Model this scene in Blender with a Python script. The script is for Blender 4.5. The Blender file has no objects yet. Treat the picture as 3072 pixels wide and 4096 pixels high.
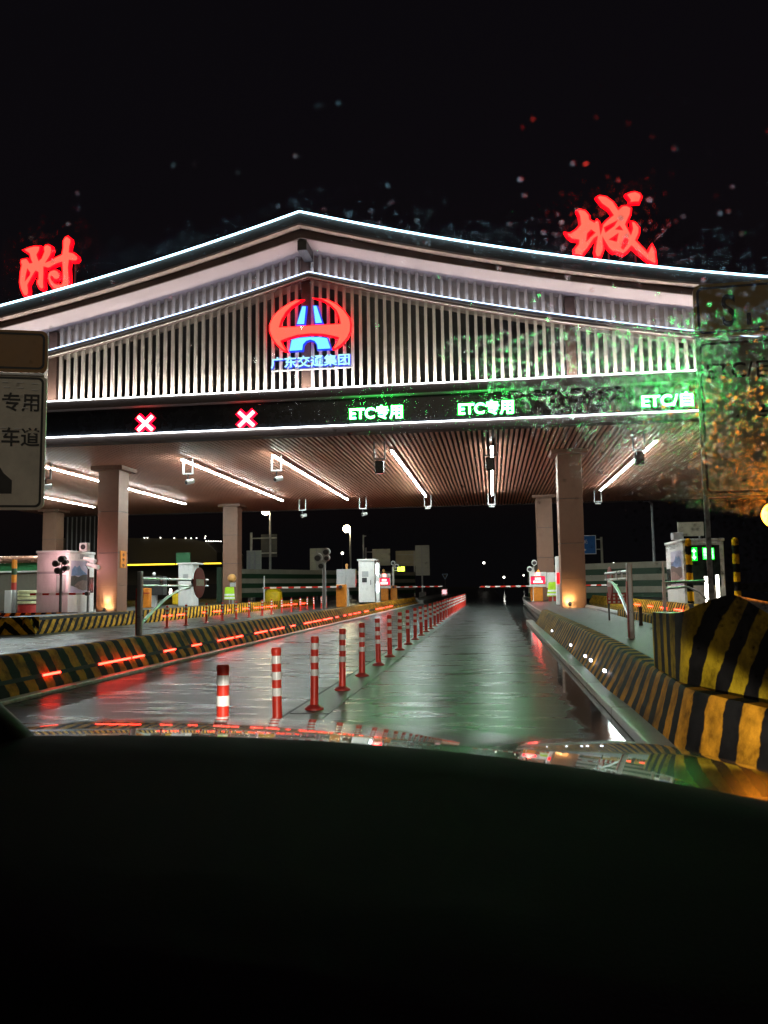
import bpy, math, random
from mathutils import Vector, Matrix
random.seed(11)
R = math.radians
S = bpy.context.scene
COL = S.collection

# ------------------------------------------------------------------ camera
cam = bpy.data.cameras.new('camera')
cam.sensor_fit = 'VERTICAL'
cam.sensor_height = 36.0
cam.lens = 28.125
cam.clip_start = 0.05
cam.clip_end = 3000
cam.dof.use_dof = True
cam.dof.focus_distance = 24.0
cam.dof.aperture_fstop = 8.0
camo = bpy.data.objects.new('camera', cam)
COL.objects.link(camo)
yaw, pitch, roll = 0.133547, 0.094231, 0.014160
fw = Vector((-math.sin(yaw) * math.cos(pitch), math.cos(yaw) * math.cos(pitch), math.sin(pitch)))
r0 = Vector((math.cos(yaw), math.sin(yaw), 0))
u0 = r0.cross(fw)
rt = math.cos(roll) * r0 - math.sin(roll) * u0
up = math.sin(roll) * r0 + math.cos(roll) * u0
camo.matrix_world = Matrix(((rt.x, up.x, -fw.x, 0), (rt.y, up.y, -fw.y, 0), (rt.z, up.z, -fw.z, 1.251), (0, 0, 0, 1)))
S.camera = camo

# ------------------------------------------------------------------ night sky
W = bpy.data.worlds.new('World')
S.world = W
W.use_nodes = True
wn = W.node_tree.nodes
sky = wn.new('ShaderNodeTexSky')
sky.sky_type = 'NISHITA'
sky.sun_disc = False
sky.sun_elevation = R(-2.5)
sky.sun_rotation = R(200)
bg = wn['Background']
bg.inputs['Strength'].default_value = 0.05
town = wn.new('ShaderNodeMix')          # faint glow of the town on the night clouds over the twilight sky
town.data_type = 'RGBA'
town.blend_type = 'ADD'
town.inputs['Factor'].default_value = 1.0
town.inputs['B'].default_value = (0.022, 0.020, 0.024, 1)
dim = wn.new('ShaderNodeMix')
dim.data_type = 'RGBA'
dim.blend_type = 'MULTIPLY'
dim.inputs['Factor'].default_value = 1.0
dim.inputs['B'].default_value = (0.15, 0.08, 0.13, 1)
W.node_tree.links.new(sky.outputs['Color'], dim.inputs['A'])
W.node_tree.links.new(dim.outputs['Result'], town.inputs['A'])
W.node_tree.links.new(town.outputs['Result'], bg.inputs['Color'])

sun = bpy.data.lights.new('added_warm_fill', 'SUN')  # no moon: weak warm fill added from behind to brighten the sign faces
sun.energy = 0.10
sun.angle = R(40)
sun.color = (1.0, 0.86, 0.66)
suno = bpy.data.objects.new('added_warm_fill', sun)
COL.objects.link(suno)
suno.rotation_euler = Vector((-0.10, 1.0, -0.42)).to_track_quat('-Z', 'Y').to_euler()

S.view_settings.view_transform = 'Standard'
S.view_settings.look = 'None'
S.view_settings.exposure = 1.0
S.view_settings.gamma = 1.0
S.render.engine = 'CYCLES'
cy = S.cycles
cy.use_denoising = True
cy.denoiser = 'OPENIMAGEDENOISE'
cy.max_bounces = 8
cy.diffuse_bounces = 3
cy.glossy_bounces = 4
cy.transmission_bounces = 6
cy.transparent_max_bounces = 12
cy.caustics_reflective = False
cy.caustics_refractive = False
cy.sample_clamp_indirect = 40.0
cy.use_light_tree = True
cy.use_adaptive_sampling = False
cy.denoising_prefilter = 'ACCURATE'


# ------------------------------------------------------------------ helpers
class MB:
    """collects shapes in world coordinates and links them as one mesh"""

    def __init__(self):
        self.v, self.f, self.m, self.s = [], [], [], []

    def add(self, vs, fs, m=0, s=None):
        o = len(self.v)
        self.v += [tuple(p) for p in vs]
        self.s += list(s) if s is not None else [0.0] * len(vs)
        for q in fs:
            self.f.append(tuple(i + o for i in q))
            self.m.append(m)
        return self

    def box(self, x0, y0, z0, x1, y1, z1, m=0, s=None):
        vs = [(x, y, z) for z in (z0, z1) for x, y in ((x0, y0), (x1, y0), (x1, y1), (x0, y1))]
        fs = [(0, 3, 2, 1), (4, 5, 6, 7), (0, 1, 5, 4), (1, 2, 6, 5), (2, 3, 7, 6), (3, 0, 4, 7)]
        return self.add(vs, fs, m, [s(p) for p in vs] if s else None)

    def tube(self, pts, r, n=8, m=0):
        pts = [Vector(p) for p in pts]
        rs = r if isinstance(r, (list, tuple)) else [r] * len(pts)
        vs = []
        for i, p in enumerate(pts):
            d = (pts[min(i + 1, len(pts) - 1)] - pts[max(i - 1, 0)]).normalized()
            a = d.cross(Vector((0, 0, 1)) if abs(d.z) < 0.95 else Vector((1, 0, 0))).normalized()
            b = a.cross(d)
            for k in range(n):
                t = 2 * math.pi * k / n
                vs.append(p + (a * math.cos(t) + b * math.sin(t)) * rs[i])
        fs = []
        for i in range(len(pts) - 1):
            for k in range(n):
                fs.append((i * n + k, i * n + (k + 1) % n, (i + 1) * n + (k + 1) % n, (i + 1) * n + k))
        fs.append(tuple(range(n)))
        fs.append(tuple((len(pts) - 1) * n + k for k in reversed(range(n))))
        return self.add(vs, fs, m)

    def lathe(self, prof, cx, cy_, n=16, m=0):
        vs, fs = [], []
        for r, z in prof:
            for k in range(n):
                t = 2 * math.pi * k / n
                vs.append((cx + r * math.cos(t), cy_ + r * math.sin(t), z))
        for i in range(len(prof) - 1):
            for k in range(n):
                fs.append((i * n + k, i * n + (k + 1) % n, (i + 1) * n + (k + 1) % n, (i + 1) * n + k))
        fs.append(tuple(reversed(range(n))))
        fs.append(tuple((len(prof) - 1) * n + k for k in range(n)))
        return self.add(vs, fs, m)

    def ball(self, c, r, m=0, n=12):
        prof = [(max(1e-4, r * math.sin(math.pi * i / n)), c[2] - r * math.cos(math.pi * i / n)) for i in range(n + 1)]
        return self.lathe(prof, c[0], c[1], 2 * n, m)

    def plate(self, poly, y0, y1, m=0):
        """outline in x, z given a thickness along y"""
        n = len(poly)
        vs = [(x, y0, z) for x, z in poly] + [(x, y1, z) for x, z in poly]
        fs = [tuple(range(n)), tuple(reversed(range(n, 2 * n)))]
        fs += [(i, i + n, (i + 1) % n + n, (i + 1) % n) for i in range(n)]
        return self.add(vs, fs, m)

    def slab(self, poly, z0, z1, m=0):
        n = len(poly)
        vs = [(x, y, z0) for x, y in poly] + [(x, y, z1) for x, y in poly]
        fs = [tuple(reversed(range(n))), tuple(range(n, 2 * n))]
        fs += [(i, (i + 1) % n, (i + 1) % n + n, i + n) for i in range(n)]
        return self.add(vs, fs, m)

    def sheet(self, rows, m=0, s=None):
        nr, nc = len(rows), len(rows[0])
        vs = [p for row in rows for p in row]
        fs = [(i * nc + j, i * nc + j + 1, (i + 1) * nc + j + 1, (i + 1) * nc + j) for i in range(nr - 1) for j in range(nc - 1)]
        return self.add(vs, fs, m, s)

    def build(self, name, mats, parent=None, origin=None, smooth=False, bevel=0.0):
        me = bpy.data.meshes.new(name)
        o = Vector(origin) if origin is not None else (absloc(parent) if parent else Vector((0, 0, 0)))
        me.from_pydata([tuple(Vector(p) - o) for p in self.v], [], self.f)
        for mm in (mats if isinstance(mats, (list, tuple)) else [mats]):
            me.materials.append(mm)
        me.polygons.foreach_set('material_index', self.m)
        if any(self.s):
            at = me.attributes.new('stripe', 'FLOAT', 'POINT')
            at.data.foreach_set('value', self.s)
        me.update()
        if smooth:
            me.polygons.foreach_set('use_smooth', [True] * len(me.polygons))
            me.set_sharp_from_angle(angle=R(40))
        ob = bpy.data.objects.new(name, me)
        COL.objects.link(ob)
        if parent:
            ob.parent = parent
            ob.location = o - absloc(parent)
        else:
            ob.location = o
        if bevel:
            b = ob.modifiers.new('bevel', 'BEVEL')
            b.width = bevel
            b.segments = 2
            b.limit_method = 'ANGLE'
        return ob


def absloc(o):
    p = Vector(o.location)
    while o.parent:
        o = o.parent
        p += Vector(o.location)
    return p


def tag(o, label, cat, group=None):
    o['label'] = label
    o['category'] = cat
    if group:
        o['group'] = group
    return o


def thing(name, label, cat, loc, group=None):
    o = bpy.data.objects.new(name, None)
    COL.objects.link(o)
    o.location = loc
    return tag(o, label, cat, group)


def setting(o, kind='structure'):
    o['kind'] = kind
    return o


def dup(root, loc, label):
    def cp(o, par):
        c = o.copy()
        COL.objects.link(c)
        if par:
            c.parent = par
        for ch in list(o.children):
            cp(ch, c)
        return c
    r = cp(root, None)
    r.location = loc
    r['label'] = label
    return r


# ------------------------------------------------------------------ materials
def newmat(name):
    m = bpy.data.materials.new(name)
    m.use_nodes = True
    nt = m.node_tree
    return m, nt, nt.nodes['Principled BSDF']


def mat(name, col, rough=0.5, metal=0.0, vary=0.25, scale=6.0, bump=0.0, bscale=60.0, coat=0.0, streak=1.0):
    m, nt, p = newmat(name)
    p.inputs['Roughness'].default_value = rough
    p.inputs['Metallic'].default_value = metal
    p.inputs['Coat Weight'].default_value = coat
    p.inputs['Coat Roughness'].default_value = 0.02
    tc = nt.nodes.new('ShaderNodeTexCoord')
    mp = nt.nodes.new('ShaderNodeMapping')
    mp.inputs['Scale'].default_value = (1, 1, streak)
    nt.links.new(tc.outputs['Object'], mp.inputs['Vector'])
    nz = nt.nodes.new('ShaderNodeTexNoise')
    nz.inputs['Scale'].default_value = scale
    nz.inputs['Detail'].default_value = 6
    nz.inputs['Roughness'].default_value = 0.65
    nt.links.new(mp.outputs['Vector'], nz.inputs['Vector'])
    rp = nt.nodes.new('ShaderNodeValToRGB')
    rp.color_ramp.elements[0].position = 0.3
    rp.color_ramp.elements[1].position = 0.7
    rp.color_ramp.elements[0].color = tuple(c * (1 - vary) for c in col[:3]) + (1,)
    rp.color_ramp.elements[1].color = tuple(min(1, c * (1 + vary * 0.5)) for c in col[:3]) + (1,)
    nt.links.new(nz.outputs['Fac'], rp.inputs['Fac'])
    nt.links.new(rp.outputs['Color'], p.inputs['Base Color'])
    mr = nt.nodes.new('ShaderNodeMapRange')
    mr.inputs['To Min'].default_value = max(0.02, rough - 0.12)
    mr.inputs['To Max'].default_value = min(1, rough + 0.12)
    nt.links.new(nz.outputs['Fac'], mr.inputs['Value'])
    nt.links.new(mr.outputs['Result'], p.inputs['Roughness'])
    if bump:
        n2 = nt.nodes.new('ShaderNodeTexNoise')
        n2.inputs['Scale'].default_value = bscale
        n2.inputs['Detail'].default_value = 4
        nt.links.new(tc.outputs['Object'], n2.inputs['Vector'])
        b = nt.nodes.new('ShaderNodeBump')
        b.inputs['Strength'].default_value = bump
        b.inputs['Distance'].default_value = 0.01
        nt.links.new(n2.outputs['Fac'], b.inputs['Height'])
        nt.links.new(b.outputs['Normal'], p.inputs['Normal'])
    return m


def glow(name, col, strength):
    m, nt, p = newmat(name)
    p.inputs['Base Color'].default_value = (0.02, 0.02, 0.02, 1)
    p.inputs['Emission Color'].default_value = tuple(col) + (1,)
    p.inputs['Emission Strength'].default_value = strength
    return m


def striped(name, period, dark=(0.013, 0.012, 0.012), light=(0.62, 0.27, 0.018), wear=0.78, duty=0.5):
    m, nt, p = newmat(name)
    L = nt.links.new
    at = nt.nodes.new('ShaderNodeAttribute')
    at.attribute_name = 'stripe'
    tc = nt.nodes.new('ShaderNodeTexCoord')
    nz = nt.nodes.new('ShaderNodeTexNoise')
    nz.inputs['Scale'].default_value = 9
    nz.inputs['Detail'].default_value = 7
    L(tc.outputs['Object'], nz.inputs['Vector'])
    ed = nt.nodes.new('ShaderNodeMath')
    ed.operation = 'MULTIPLY_ADD'
    ed.inputs[1].default_value = 0.22 * period
    L(nz.outputs['Fac'], ed.inputs[0])
    L(at.outputs['Fac'], ed.inputs[2])
    dv = nt.nodes.new('ShaderNodeMath')
    dv.operation = 'DIVIDE'
    dv.inputs[1].default_value = period
    L(ed.outputs[0], dv.inputs[0])
    fr = nt.nodes.new('ShaderNodeMath')
    fr.operation = 'FRACT'
    L(dv.outputs[0], fr.inputs[0])
    rp = nt.nodes.new('ShaderNodeValToRGB')
    e = rp.color_ramp.elements
    e[0].position = 0.0
    e[0].color = (1, 1, 1, 1)
    e[1].position = 0.03
    e[1].color = (0, 0, 0, 1)
    for pos, v in ((duty - 0.02, 0), (duty + 0.02, 1), (1.0, 1)):
        q = rp.color_ramp.elements.new(pos)
        q.color = (v, v, v, 1)
    L(fr.outputs[0], rp.inputs['Fac'])
    mx = nt.nodes.new('ShaderNodeMix')
    mx.data_type = 'RGBA'
    mx.inputs['A'].default_value = tuple(dark) + (1,)
    mx.inputs['B'].default_value = tuple(light) + (1,)
    L(rp.outputs['Color'], mx.inputs['Factor'])
    n2 = nt.nodes.new('ShaderNodeTexNoise')
    n2.inputs['Scale'].default_value = 3.5
    n2.inputs['Detail'].default_value = 9
    n2.inputs['Roughness'].default_value = 0.7
    L(tc.outputs['Object'], n2.inputs['Vector'])
    r2 = nt.nodes.new('ShaderNodeValToRGB')
    r2.color_ramp.elements[0].position = 0.36
    r2.color_ramp.elements[0].color = (1 - wear, 1 - wear, 1 - wear, 1)
    r2.color_ramp.elements[1].position = 0.6
    L(n2.outputs['Fac'], r2.inputs['Fac'])
    mu = nt.nodes.new('ShaderNodeMix')
    mu.data_type = 'RGBA'
    mu.blend_type = 'MULTIPLY'
    mu.inputs['Factor'].default_value = 1
    L(mx.outputs['Result'], mu.inputs['A'])
    L(r2.outputs['Color'], mu.inputs['B'])
    L(mu.outputs['Result'], p.inputs['Base Color'])
    p.inputs['Roughness'].default_value = 0.65
    p.inputs['Specular IOR Level'].default_value = 0.04
    b = nt.nodes.new('ShaderNodeBump')
    b.inputs['Strength'].default_value = 0.25
    b.inputs['Distance'].default_value = 0.01
    L(n2.outputs['Fac'], b.inputs['Height'])
    L(b.outputs['Normal'], p.inputs['Normal'])
    return m


def wet_road():
    m, nt, p = newmat('wet_concrete')
    L = nt.links.new
    N = nt.nodes.new
    geo = N('ShaderNodeNewGeometry')
    sep = N('ShaderNodeSeparateXYZ')
    L(geo.outputs['Position'], sep.inputs[0])

    def noise(sx, sy, scale, detail=5, rough=0.6):
        mp = N('ShaderNodeMapping')
        mp.inputs['Scale'].default_value = (sx, sy, 1)
        L(geo.outputs['Position'], mp.inputs['Vector'])
        n = N('ShaderNodeTexNoise')
        n.inputs['Scale'].default_value = scale
        n.inputs['Detail'].default_value = detail
        n.inputs['Roughness'].default_value = rough
        L(mp.outputs['Vector'], n.inputs['Vector'])
        return n.outputs['Fac']

    def ramp(src, a, b, c0=(0, 0, 0), c1=(1, 1, 1)):
        r = N('ShaderNodeValToRGB')
        r.color_ramp.elements[0].position = a
        r.color_ramp.elements[1].position = b
        r.color_ramp.elements[0].color = tuple(c0) + (1,)
        r.color_ramp.elements[1].color = tuple(c1) + (1,)
        L(src, r.inputs['Fac'])
        return r.outputs['Color']

    def math_(op, a, b=None, c=None):
        n = N('ShaderNodeMath')
        n.operation = op
        for i, q in enumerate((a, b, c)):
            if q is None:
                continue
            if isinstance(q, (int, float)):
                n.inputs[i].default_value = q
            else:
                L(q, n.inputs[i])
        return n.outputs[0]

    base = ramp(noise(1, 1, 0.9, 8, 0.7), 0.3, 0.75, (0.022, 0.025, 0.024), (0.062, 0.068, 0.065))
    L(base, p.inputs['Base Color'])
    # water lies deeper beside the right kerb and in patches drawn out across the lane
    near = N('ShaderNodeMapRange')
    near.inputs['From Min'].default_value = 0.35
    near.inputs['From Max'].default_value = 1.15
    near.interpolation_type = 'SMOOTHSTEP'
    L(sep.outputs['X'], near.inputs['Value'])
    patch = noise(0.8, 0.9, 1.6, 8, 0.68)
    k = math_('MULTIPLY_ADD', math_('SUBTRACT', patch, 0.5), 1.1, near.outputs['Result'])
    pud = ramp(k, 0.38, 0.62)
    cross = ramp(noise(0.5, 2.4, 1.5, 6, 0.62), 0.46, 0.62)
    film = math_('MAXIMUM', pud, math_('MULTIPLY', cross, 0.36))
    # wheel tracks, polished by tyres
    tr = []
    for cx_ in (-0.35, -3.70):
        w = math_('ABSOLUTE', math_('SUBTRACT', math_('ABSOLUTE', math_('SUBTRACT', sep.outputs['X'], cx_)), 0.78))
        q = N('ShaderNodeMapRange')
        q.interpolation_type = 'SMOOTHSTEP'
        q.inputs['From Min'].default_value = 0.12
        q.inputs['From Max'].default_value = 0.5
        q.inputs['To Min'].default_value = 1
        q.inputs['To Max'].default_value = 0
        L(w, q.inputs['Value'])
        tr.append(q.outputs['Result'])
    track = math_('MULTIPLY', math_('MAXIMUM', tr[0], tr[1]), ramp(noise(1.0, 0.25, 1.2, 5, 0.6), 0.35, 0.65))
    film = math_('MAXIMUM', film, math_('MULTIPLY', track, 0.12))
    dark = N('ShaderNodeMix')
    dark.data_type = 'RGBA'
    dark.blend_type = 'MULTIPLY'
    dark.inputs['B'].default_value = (0.75, 0.75, 0.76, 1)
    L(track, dark.inputs['Factor'])
    L(base, dark.inputs['A'])
    L(dark.outputs['Result'], p.inputs['Base Color'])
    ro = N('ShaderNodeMapRange')
    ro.inputs['To Min'].default_value = 0.33
    ro.inputs['To Max'].default_value = 0.075
    L(film, ro.inputs['Value'])
    L(ro.outputs['Result'], p.inputs['Roughness'])
    p.inputs['IOR'].default_value = 1.33
    p.inputs['Specular IOR Level'].default_value = 0.15
    groove = noise(0.7, 7.0, 3.0, 5, 0.6)
    grain = noise(1, 1, 55.0, 3, 0.6)
    h = math_('MULTIPLY_ADD', grain, 0.30, groove)
    st = math_('MULTIPLY_ADD', film, -0.95, 1.0)
    b = N('ShaderNodeBump')
    b.inputs['Distance'].default_value = 0.012
    L(math_('MULTIPLY', st, 0.22), b.inputs['Strength'])
    L(h, b.inputs['Height'])
    L(b.outputs['Normal'], p.inputs['Normal'])
    # where no film of water stands, part of the grain is only damp and matt
    matt = N('ShaderNodeBsdfDiffuse')
    L(dark.outputs['Result'], matt.inputs['Color'])
    both = N('ShaderNodeMixShader')
    L(math_('MULTIPLY_ADD', film, -0.15, 0.15), both.inputs['Fac'])
    L(p.outputs[0], both.inputs[1])
    L(matt.outputs[0], both.inputs[2])
    L(both.outputs[0], nt.nodes['Material Output'].inputs['Surface'])
    return m


M = {}
M['road'] = wet_road()
M['concrete'] = mat('wet_kerb_concrete', (0.20, 0.19, 0.175), 0.4, vary=0.4, scale=4, bump=0.3)
M['paver'] = mat('island_concrete', (0.06, 0.062, 0.058), 0.5, vary=0.5, scale=2.2, bump=0.25)
M['paver'].node_tree.nodes['Principled BSDF'].inputs['Specular IOR Level'].default_value = 0.25
M['lampgrey'] = mat('dark_grey_lamp_shell', (0.10, 0.10, 0.095), 0.4, vary=0.3)
M['postbrown'] = mat('dark_brown_post', (0.11, 0.065, 0.05), 0.6, vary=0.2)
M['strip_conc'] = mat('pale_divider_concrete', (0.085, 0.09, 0.085), 0.45, vary=0.45, scale=5)
M['strip_conc'].node_tree.nodes['Principled BSDF'].inputs['Specular IOR Level'].default_value = 0.22
M['paint'] = mat('white_road_paint', (0.55, 0.55, 0.52), 0.35, vary=0.45, scale=7)
M['earth'] = mat('dark_earth', (0.035, 0.035, 0.03), 0.9, vary=0.5, scale=0.3)
M['stripe'] = striped('yellow_black_kerb_paint', 0.40)
M['stripe_bow'] = striped('yellow_black_bow_paint', 0.31, light=(0.50, 0.33, 0.016), wear=0.74)
M['stripe_far'] = striped('yellow_black_slanted_paint', 0.42, light=(0.70, 0.38, 0.03))
M['stripe_post'] = striped('yellow_black_post_paint', 0.44, light=(0.75, 0.4, 0.01), wear=0.2)
M['stripe_boom'] = striped('red_white_boom_paint', 0.62, dark=(0.5, 0.03, 0.02), light=(0.8, 0.78, 0.74), wear=0.2)
M['check'] = None
M['clad'] = mat('brown_column_cladding', (0.21, 0.105, 0.068), 0.45, vary=0.12, scale=1.4)
M['batten'] = mat('wood_tone_batten', (0.50, 0.215, 0.14), 0.5, vary=0.14, scale=1.5)
M['void'] = mat('dark_void_lining', (0.02, 0.017, 0.016), 0.8, vary=0.3)
M['fascia'] = mat('dark_bronze_fascia', (0.075, 0.05, 0.042), 0.75, vary=0.2, scale=1.0)
M['lip'] = mat('pale_bronze_lip', (0.36, 0.27, 0.24), 0.45, vary=0.15)
M['soffit'] = mat('pale_soffit', (0.34, 0.28, 0.28), 0.65, vary=0.08, scale=0.6)
M['slat'] = mat('cream_slat', (0.56, 0.525, 0.48), 0.5, vary=0.1, scale=3)
M['board'] = mat('beige_back_board', (0.42, 0.37, 0.32), 0.6, vary=0.12, scale=1)
M['panel'] = mat('black_display_panel', (0.012, 0.014, 0.018), 0.22, vary=0.3, scale=3)
M['white'] = mat('white_painted_metal', (0.72, 0.72, 0.71), 0.4, vary=0.12, scale=5, streak=0.3)
M['grey'] = mat('grey_painted_metal', (0.40, 0.41, 0.42), 0.4, vary=0.15, scale=5)
M['steel'] = mat('galvanised_steel', (0.52, 0.53, 0.53), 0.3, metal=0.85, vary=0.12, scale=3)
M['dark'] = mat('dark_metal', (0.035, 0.035, 0.038), 0.45, vary=0.25)
M['red'] = mat('red_plastic', (0.72, 0.04, 0.02), 0.38, vary=0.2, scale=9)
M['redmetal'] = mat('dull_red_metal', (0.42, 0.035, 0.03), 0.4, vary=0.2)
M['band'] = mat('white_reflective_band', (0.86, 0.86, 0.86), 0.25, vary=0.1, scale=20)
M['orange'] = mat('orange_machine_paint', (0.68, 0.22, 0.02), 0.4, vary=0.2)
M['yellow'] = mat('yellow_plastic', (0.75, 0.5, 0.01), 0.4, vary=0.15)
M['lime'] = mat('lime_vest_fabric', (0.42, 0.72, 0.02), 0.75, vary=0.2, scale=12, bump=0.4, bscale=9)
M['silver'] = mat('silver_vest_tape', (0.8, 0.82, 0.8), 0.4, vary=0.1)
M['green'] = mat('green_sign_paint', (0.03, 0.20, 0.07), 0.45, vary=0.2)
M['bandgreen'] = mat('dark_green_band', (0.02, 0.06, 0.025), 0.5, vary=0.2)
M['bandbeige'] = mat('beige_band', (0.36, 0.33, 0.25), 0.55, vary=0.2, scale=1.0)
M['signback'] = mat('pale_sign_back', (0.45, 0.47, 0.42), 0.45, vary=0.15)
M['amberplastic'] = mat('amber_plastic', (0.65, 0.33, 0.10), 0.3, vary=0.1)
M['blue'] = mat('blue_sign_film', (0.01, 0.13, 0.42), 0.4, vary=0.1)
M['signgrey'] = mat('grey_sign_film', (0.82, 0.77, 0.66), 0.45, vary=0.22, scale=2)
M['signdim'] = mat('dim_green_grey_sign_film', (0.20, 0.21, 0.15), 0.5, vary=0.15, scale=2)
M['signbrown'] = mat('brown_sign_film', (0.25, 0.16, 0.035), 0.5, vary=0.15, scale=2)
M['signorange'] = mat('orange_sign_film', (0.36, 0.17, 0.035), 0.45, vary=0.15, scale=2)
M['ink'] = mat('black_sign_ink', (0.012, 0.012, 0.013), 0.5, vary=0.1)
M['glass'] = mat('dark_window_glass', (0.03, 0.045, 0.042), 0.06, vary=0.2)
M['pane'] = mat('pale_window_blind', (0.42, 0.55, 0.5), 0.4, vary=0.08)
M['car'] = mat('olive_car_paint', (0.075, 0.062, 0.035), 0.22, metal=0.3, vary=0.1, scale=3, coat=1.0, bump=0.02, bscale=220)
M['trim'] = mat('black_car_trim', (0.008, 0.008, 0.009), 0.75, vary=0.2, scale=30)
M['dash'] = mat('black_dashboard_vinyl', (0.016, 0.013, 0.017), 0.85, vary=0.25, scale=8, bump=0.15, bscale=300)
M['tube'] = glow('white_tube_light', (0.86, 1.0, 0.96), 64.0)
M['eave'] = glow('cool_white_eave_light', (0.42, 0.80, 1.0), 5.5)
M['strip'] = glow('white_strip_light', (0.86, 0.93, 1.0), 9.0)
M['washer'] = glow('warm_wall_washer', (1.0, 0.91, 0.83), 72.0)
M['railglow'] = glow('bluish_rail_light', (0.45, 0.66, 1.0), 2.6)
M['railup'] = glow('bluish_rail_uplight', (0.84, 0.82, 1.0), 5.5)
M['redface'] = glow('lit_salmon_red_letter', (1.0, 0.16, 0.10), 0.56)
M['rededge'] = glow('deep_red_return_halo', (1.0, 0.0, 0.003), 2.4)  # glow of the letter sides, widened into a painted red halo
M['blueface'] = glow('lit_sky_blue_letter', (0.20, 0.80, 1.0), 0.66)
M['cyanface'] = glow('lit_pale_cyan_letter', (0.42, 0.92, 1.0), 0.72)
M['blueedge'] = glow('deep_blue_return_halo', (0.005, 0.04, 0.9), 0.572)  # same for the blue parts: sides and painted halo together
M['ledgreen'] = glow('green_display_light', (0.06, 1.0, 0.16), 52.0)
M['greenhalo'] = glow('painted_green_halo', (0.0, 0.8, 0.02), 1.8)  # for plates that stand in for the green bloom round lit signs
M['ledred'] = glow('red_display_light', (1.0, 0.10, 0.08), 16.0)
M['redhalo'] = glow('painted_red_halo', (1.0, 0.0, 0.012), 5.0)  # for plates that stand in for the red bloom round lit signs
M['ledstrip'] = glow('red_kerb_light', (1.0, 0.026, 0.014), 12.0)
M['dot'] = glow('white_kerb_light', (0.85, 0.86, 1.0), 7.0)
M['ledboard'] = glow('green_board_light', (0.10, 1.0, 0.14), 9.0)
M['flood'] = glow('warm_flood_light', (1.0, 0.72, 0.30), 190.0)
M['street'] = glow('warm_street_light', (1.0, 0.84, 0.50), 60.0)
M['amber'] = glow('amber_sodium_light', (1.0, 0.27, 0.012), 28.0)
M['eaveyellow'] = glow('yellow_eave_light', (1.0, 0.66, 0.03), 2.2)
M['far'] = glow('far_white_light', (1.0, 0.95, 0.85), 4.0)
M['lampwhite'] = glow('white_bar_light', (1.0, 0.96, 0.82), 12.0)
M['lampblue'] = glow('cool_bar_light', (0.8, 0.93, 1.0), 10.0)
M['boothfill'] = glow('pink_booth_fill', (1.0, 0.50, 0.53), 40.0)  # added fill light for the pink booth
M['limelamp'] = glow('lime_signal_light', (0.72, 1.0, 0.05), 2.5)
M['amberlamp'] = glow('amber_beacon_light', (1.0, 0.30, 0.02), 1.1)
M['headlight'] = glow('headlight_lens', (1.0, 0.95, 0.85), 3.0)

for k_ in ('dot', 'far', 'limelamp', 'eaveyellow', 'headlight', 'blueface', 'blueedge', 'cyanface', 'redface', 'street', 'amberlamp', 'flood', 'eave'):
    M[k_].cycles.emission_sampling = 'NONE'


# ------------------------------------------------------------------ filled outlines and lettering
def outline_mesh(name, loops, material, depth, parent, at_, grow=0.0, faces=None):
    """a filled 2D outline (x right, z up) with thickness, standing in the x-z plane at at_"""
    cu = bpy.data.curves.new(name, 'CURVE')
    cu.dimensions = '2D'
    cu.fill_mode = 'BOTH'
    cu.extrude = depth / 2
    cu.offset = grow
    for lp in loops:
        sp = cu.splines.new('POLY')
        sp.points.add(len(lp) - 1)
        for q, (x, z) in zip(sp.points, lp):
            q.co = (x, z, 0, 1)
        sp.use_cyclic_u = True
    return _finish(name, cu, material, parent, at_)


def lettering(name, body, material, parent, at_, width, height, depth=0.02, grow=0.0, edge=0.0, shear=0.0, line=None):
    """writing fitted to a width and height, its lower left corner at at_"""
    cu = bpy.data.curves.new(name, 'FONT')
    cu.body = body
    cu.extrude = depth / 2
    cu.offset = grow
    if line:
        cu.space_line = line
    return _finish(name, cu, material, parent, at_, width, height, edge)


def _finish(name, cu, material, parent, at_, width=None, height=None, edge=0.0):
    tmp = bpy.data.objects.new('tmp', cu)
    COL.objects.link(tmp)
    dg = bpy.context.evaluated_depsgraph_get()
    dg.update()
    me = bpy.data.meshes.new_from_object(tmp.evaluated_get(dg))
    me.name = name
    bpy.data.objects.remove(tmp)
    bpy.data.curves.remove(cu)
    vs = me.vertices
    if width:
        x0, x1 = min(v.co.x for v in vs), max(v.co.x for v in vs)
        y0, y1 = min(v.co.y for v in vs), max(v.co.y for v in vs)
        sx, sy = (width + 2 * edge) / (x1 - x0), (height + 2 * edge) / (y1 - y0)
        for v in vs:
            v.co.x = (v.co.x - x0) * sx - edge
            v.co.y = (v.co.y - y0) * sy - edge
    me.transform(Matrix.Rotation(R(90), 4, 'X'))
    me.materials.clear()
    me.materials.append(material)
    for pl in me.polygons:
        pl.material_index = 0
    me.update()
    ob = bpy.data.objects.new(name, me)
    COL.objects.link(ob)
    if parent:
        ob.parent = parent
        ob.location = Vector(at_) - absloc(parent)
    else:
        ob.location = at_
    return ob

# ------------------------------------------------------------------ ground, road
setting(MB().sheet([[(-900, -200, -0.03), (900, -200, -0.03)], [(-900, 2400, -0.03), (900, 2400, -0.03)]]).build('ground', M['earth']))
setting(MB().sheet([[(-46, -12, 0.0), (36, -12, 0.0)], [(-46, 420, 0.0), (36, 420, 0.0)]]).build('road', M['road']))
mb = MB()
y = -4.0
while y < 62:
    mb.box(-2.06, y, 0.0, -1.66, y + 5.96, 0.006)
    y += 6.0
setting(mb.build('lane_divider_strip', M['strip_conc']))
setting(MB().sheet([[(-2.10, -8, 0.004), (-2.063, -8, 0.004)], [(-2.10, 110, 0.004), (-2.063, 110, 0.004)]]).build('road_joint', M['trim']))


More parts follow.
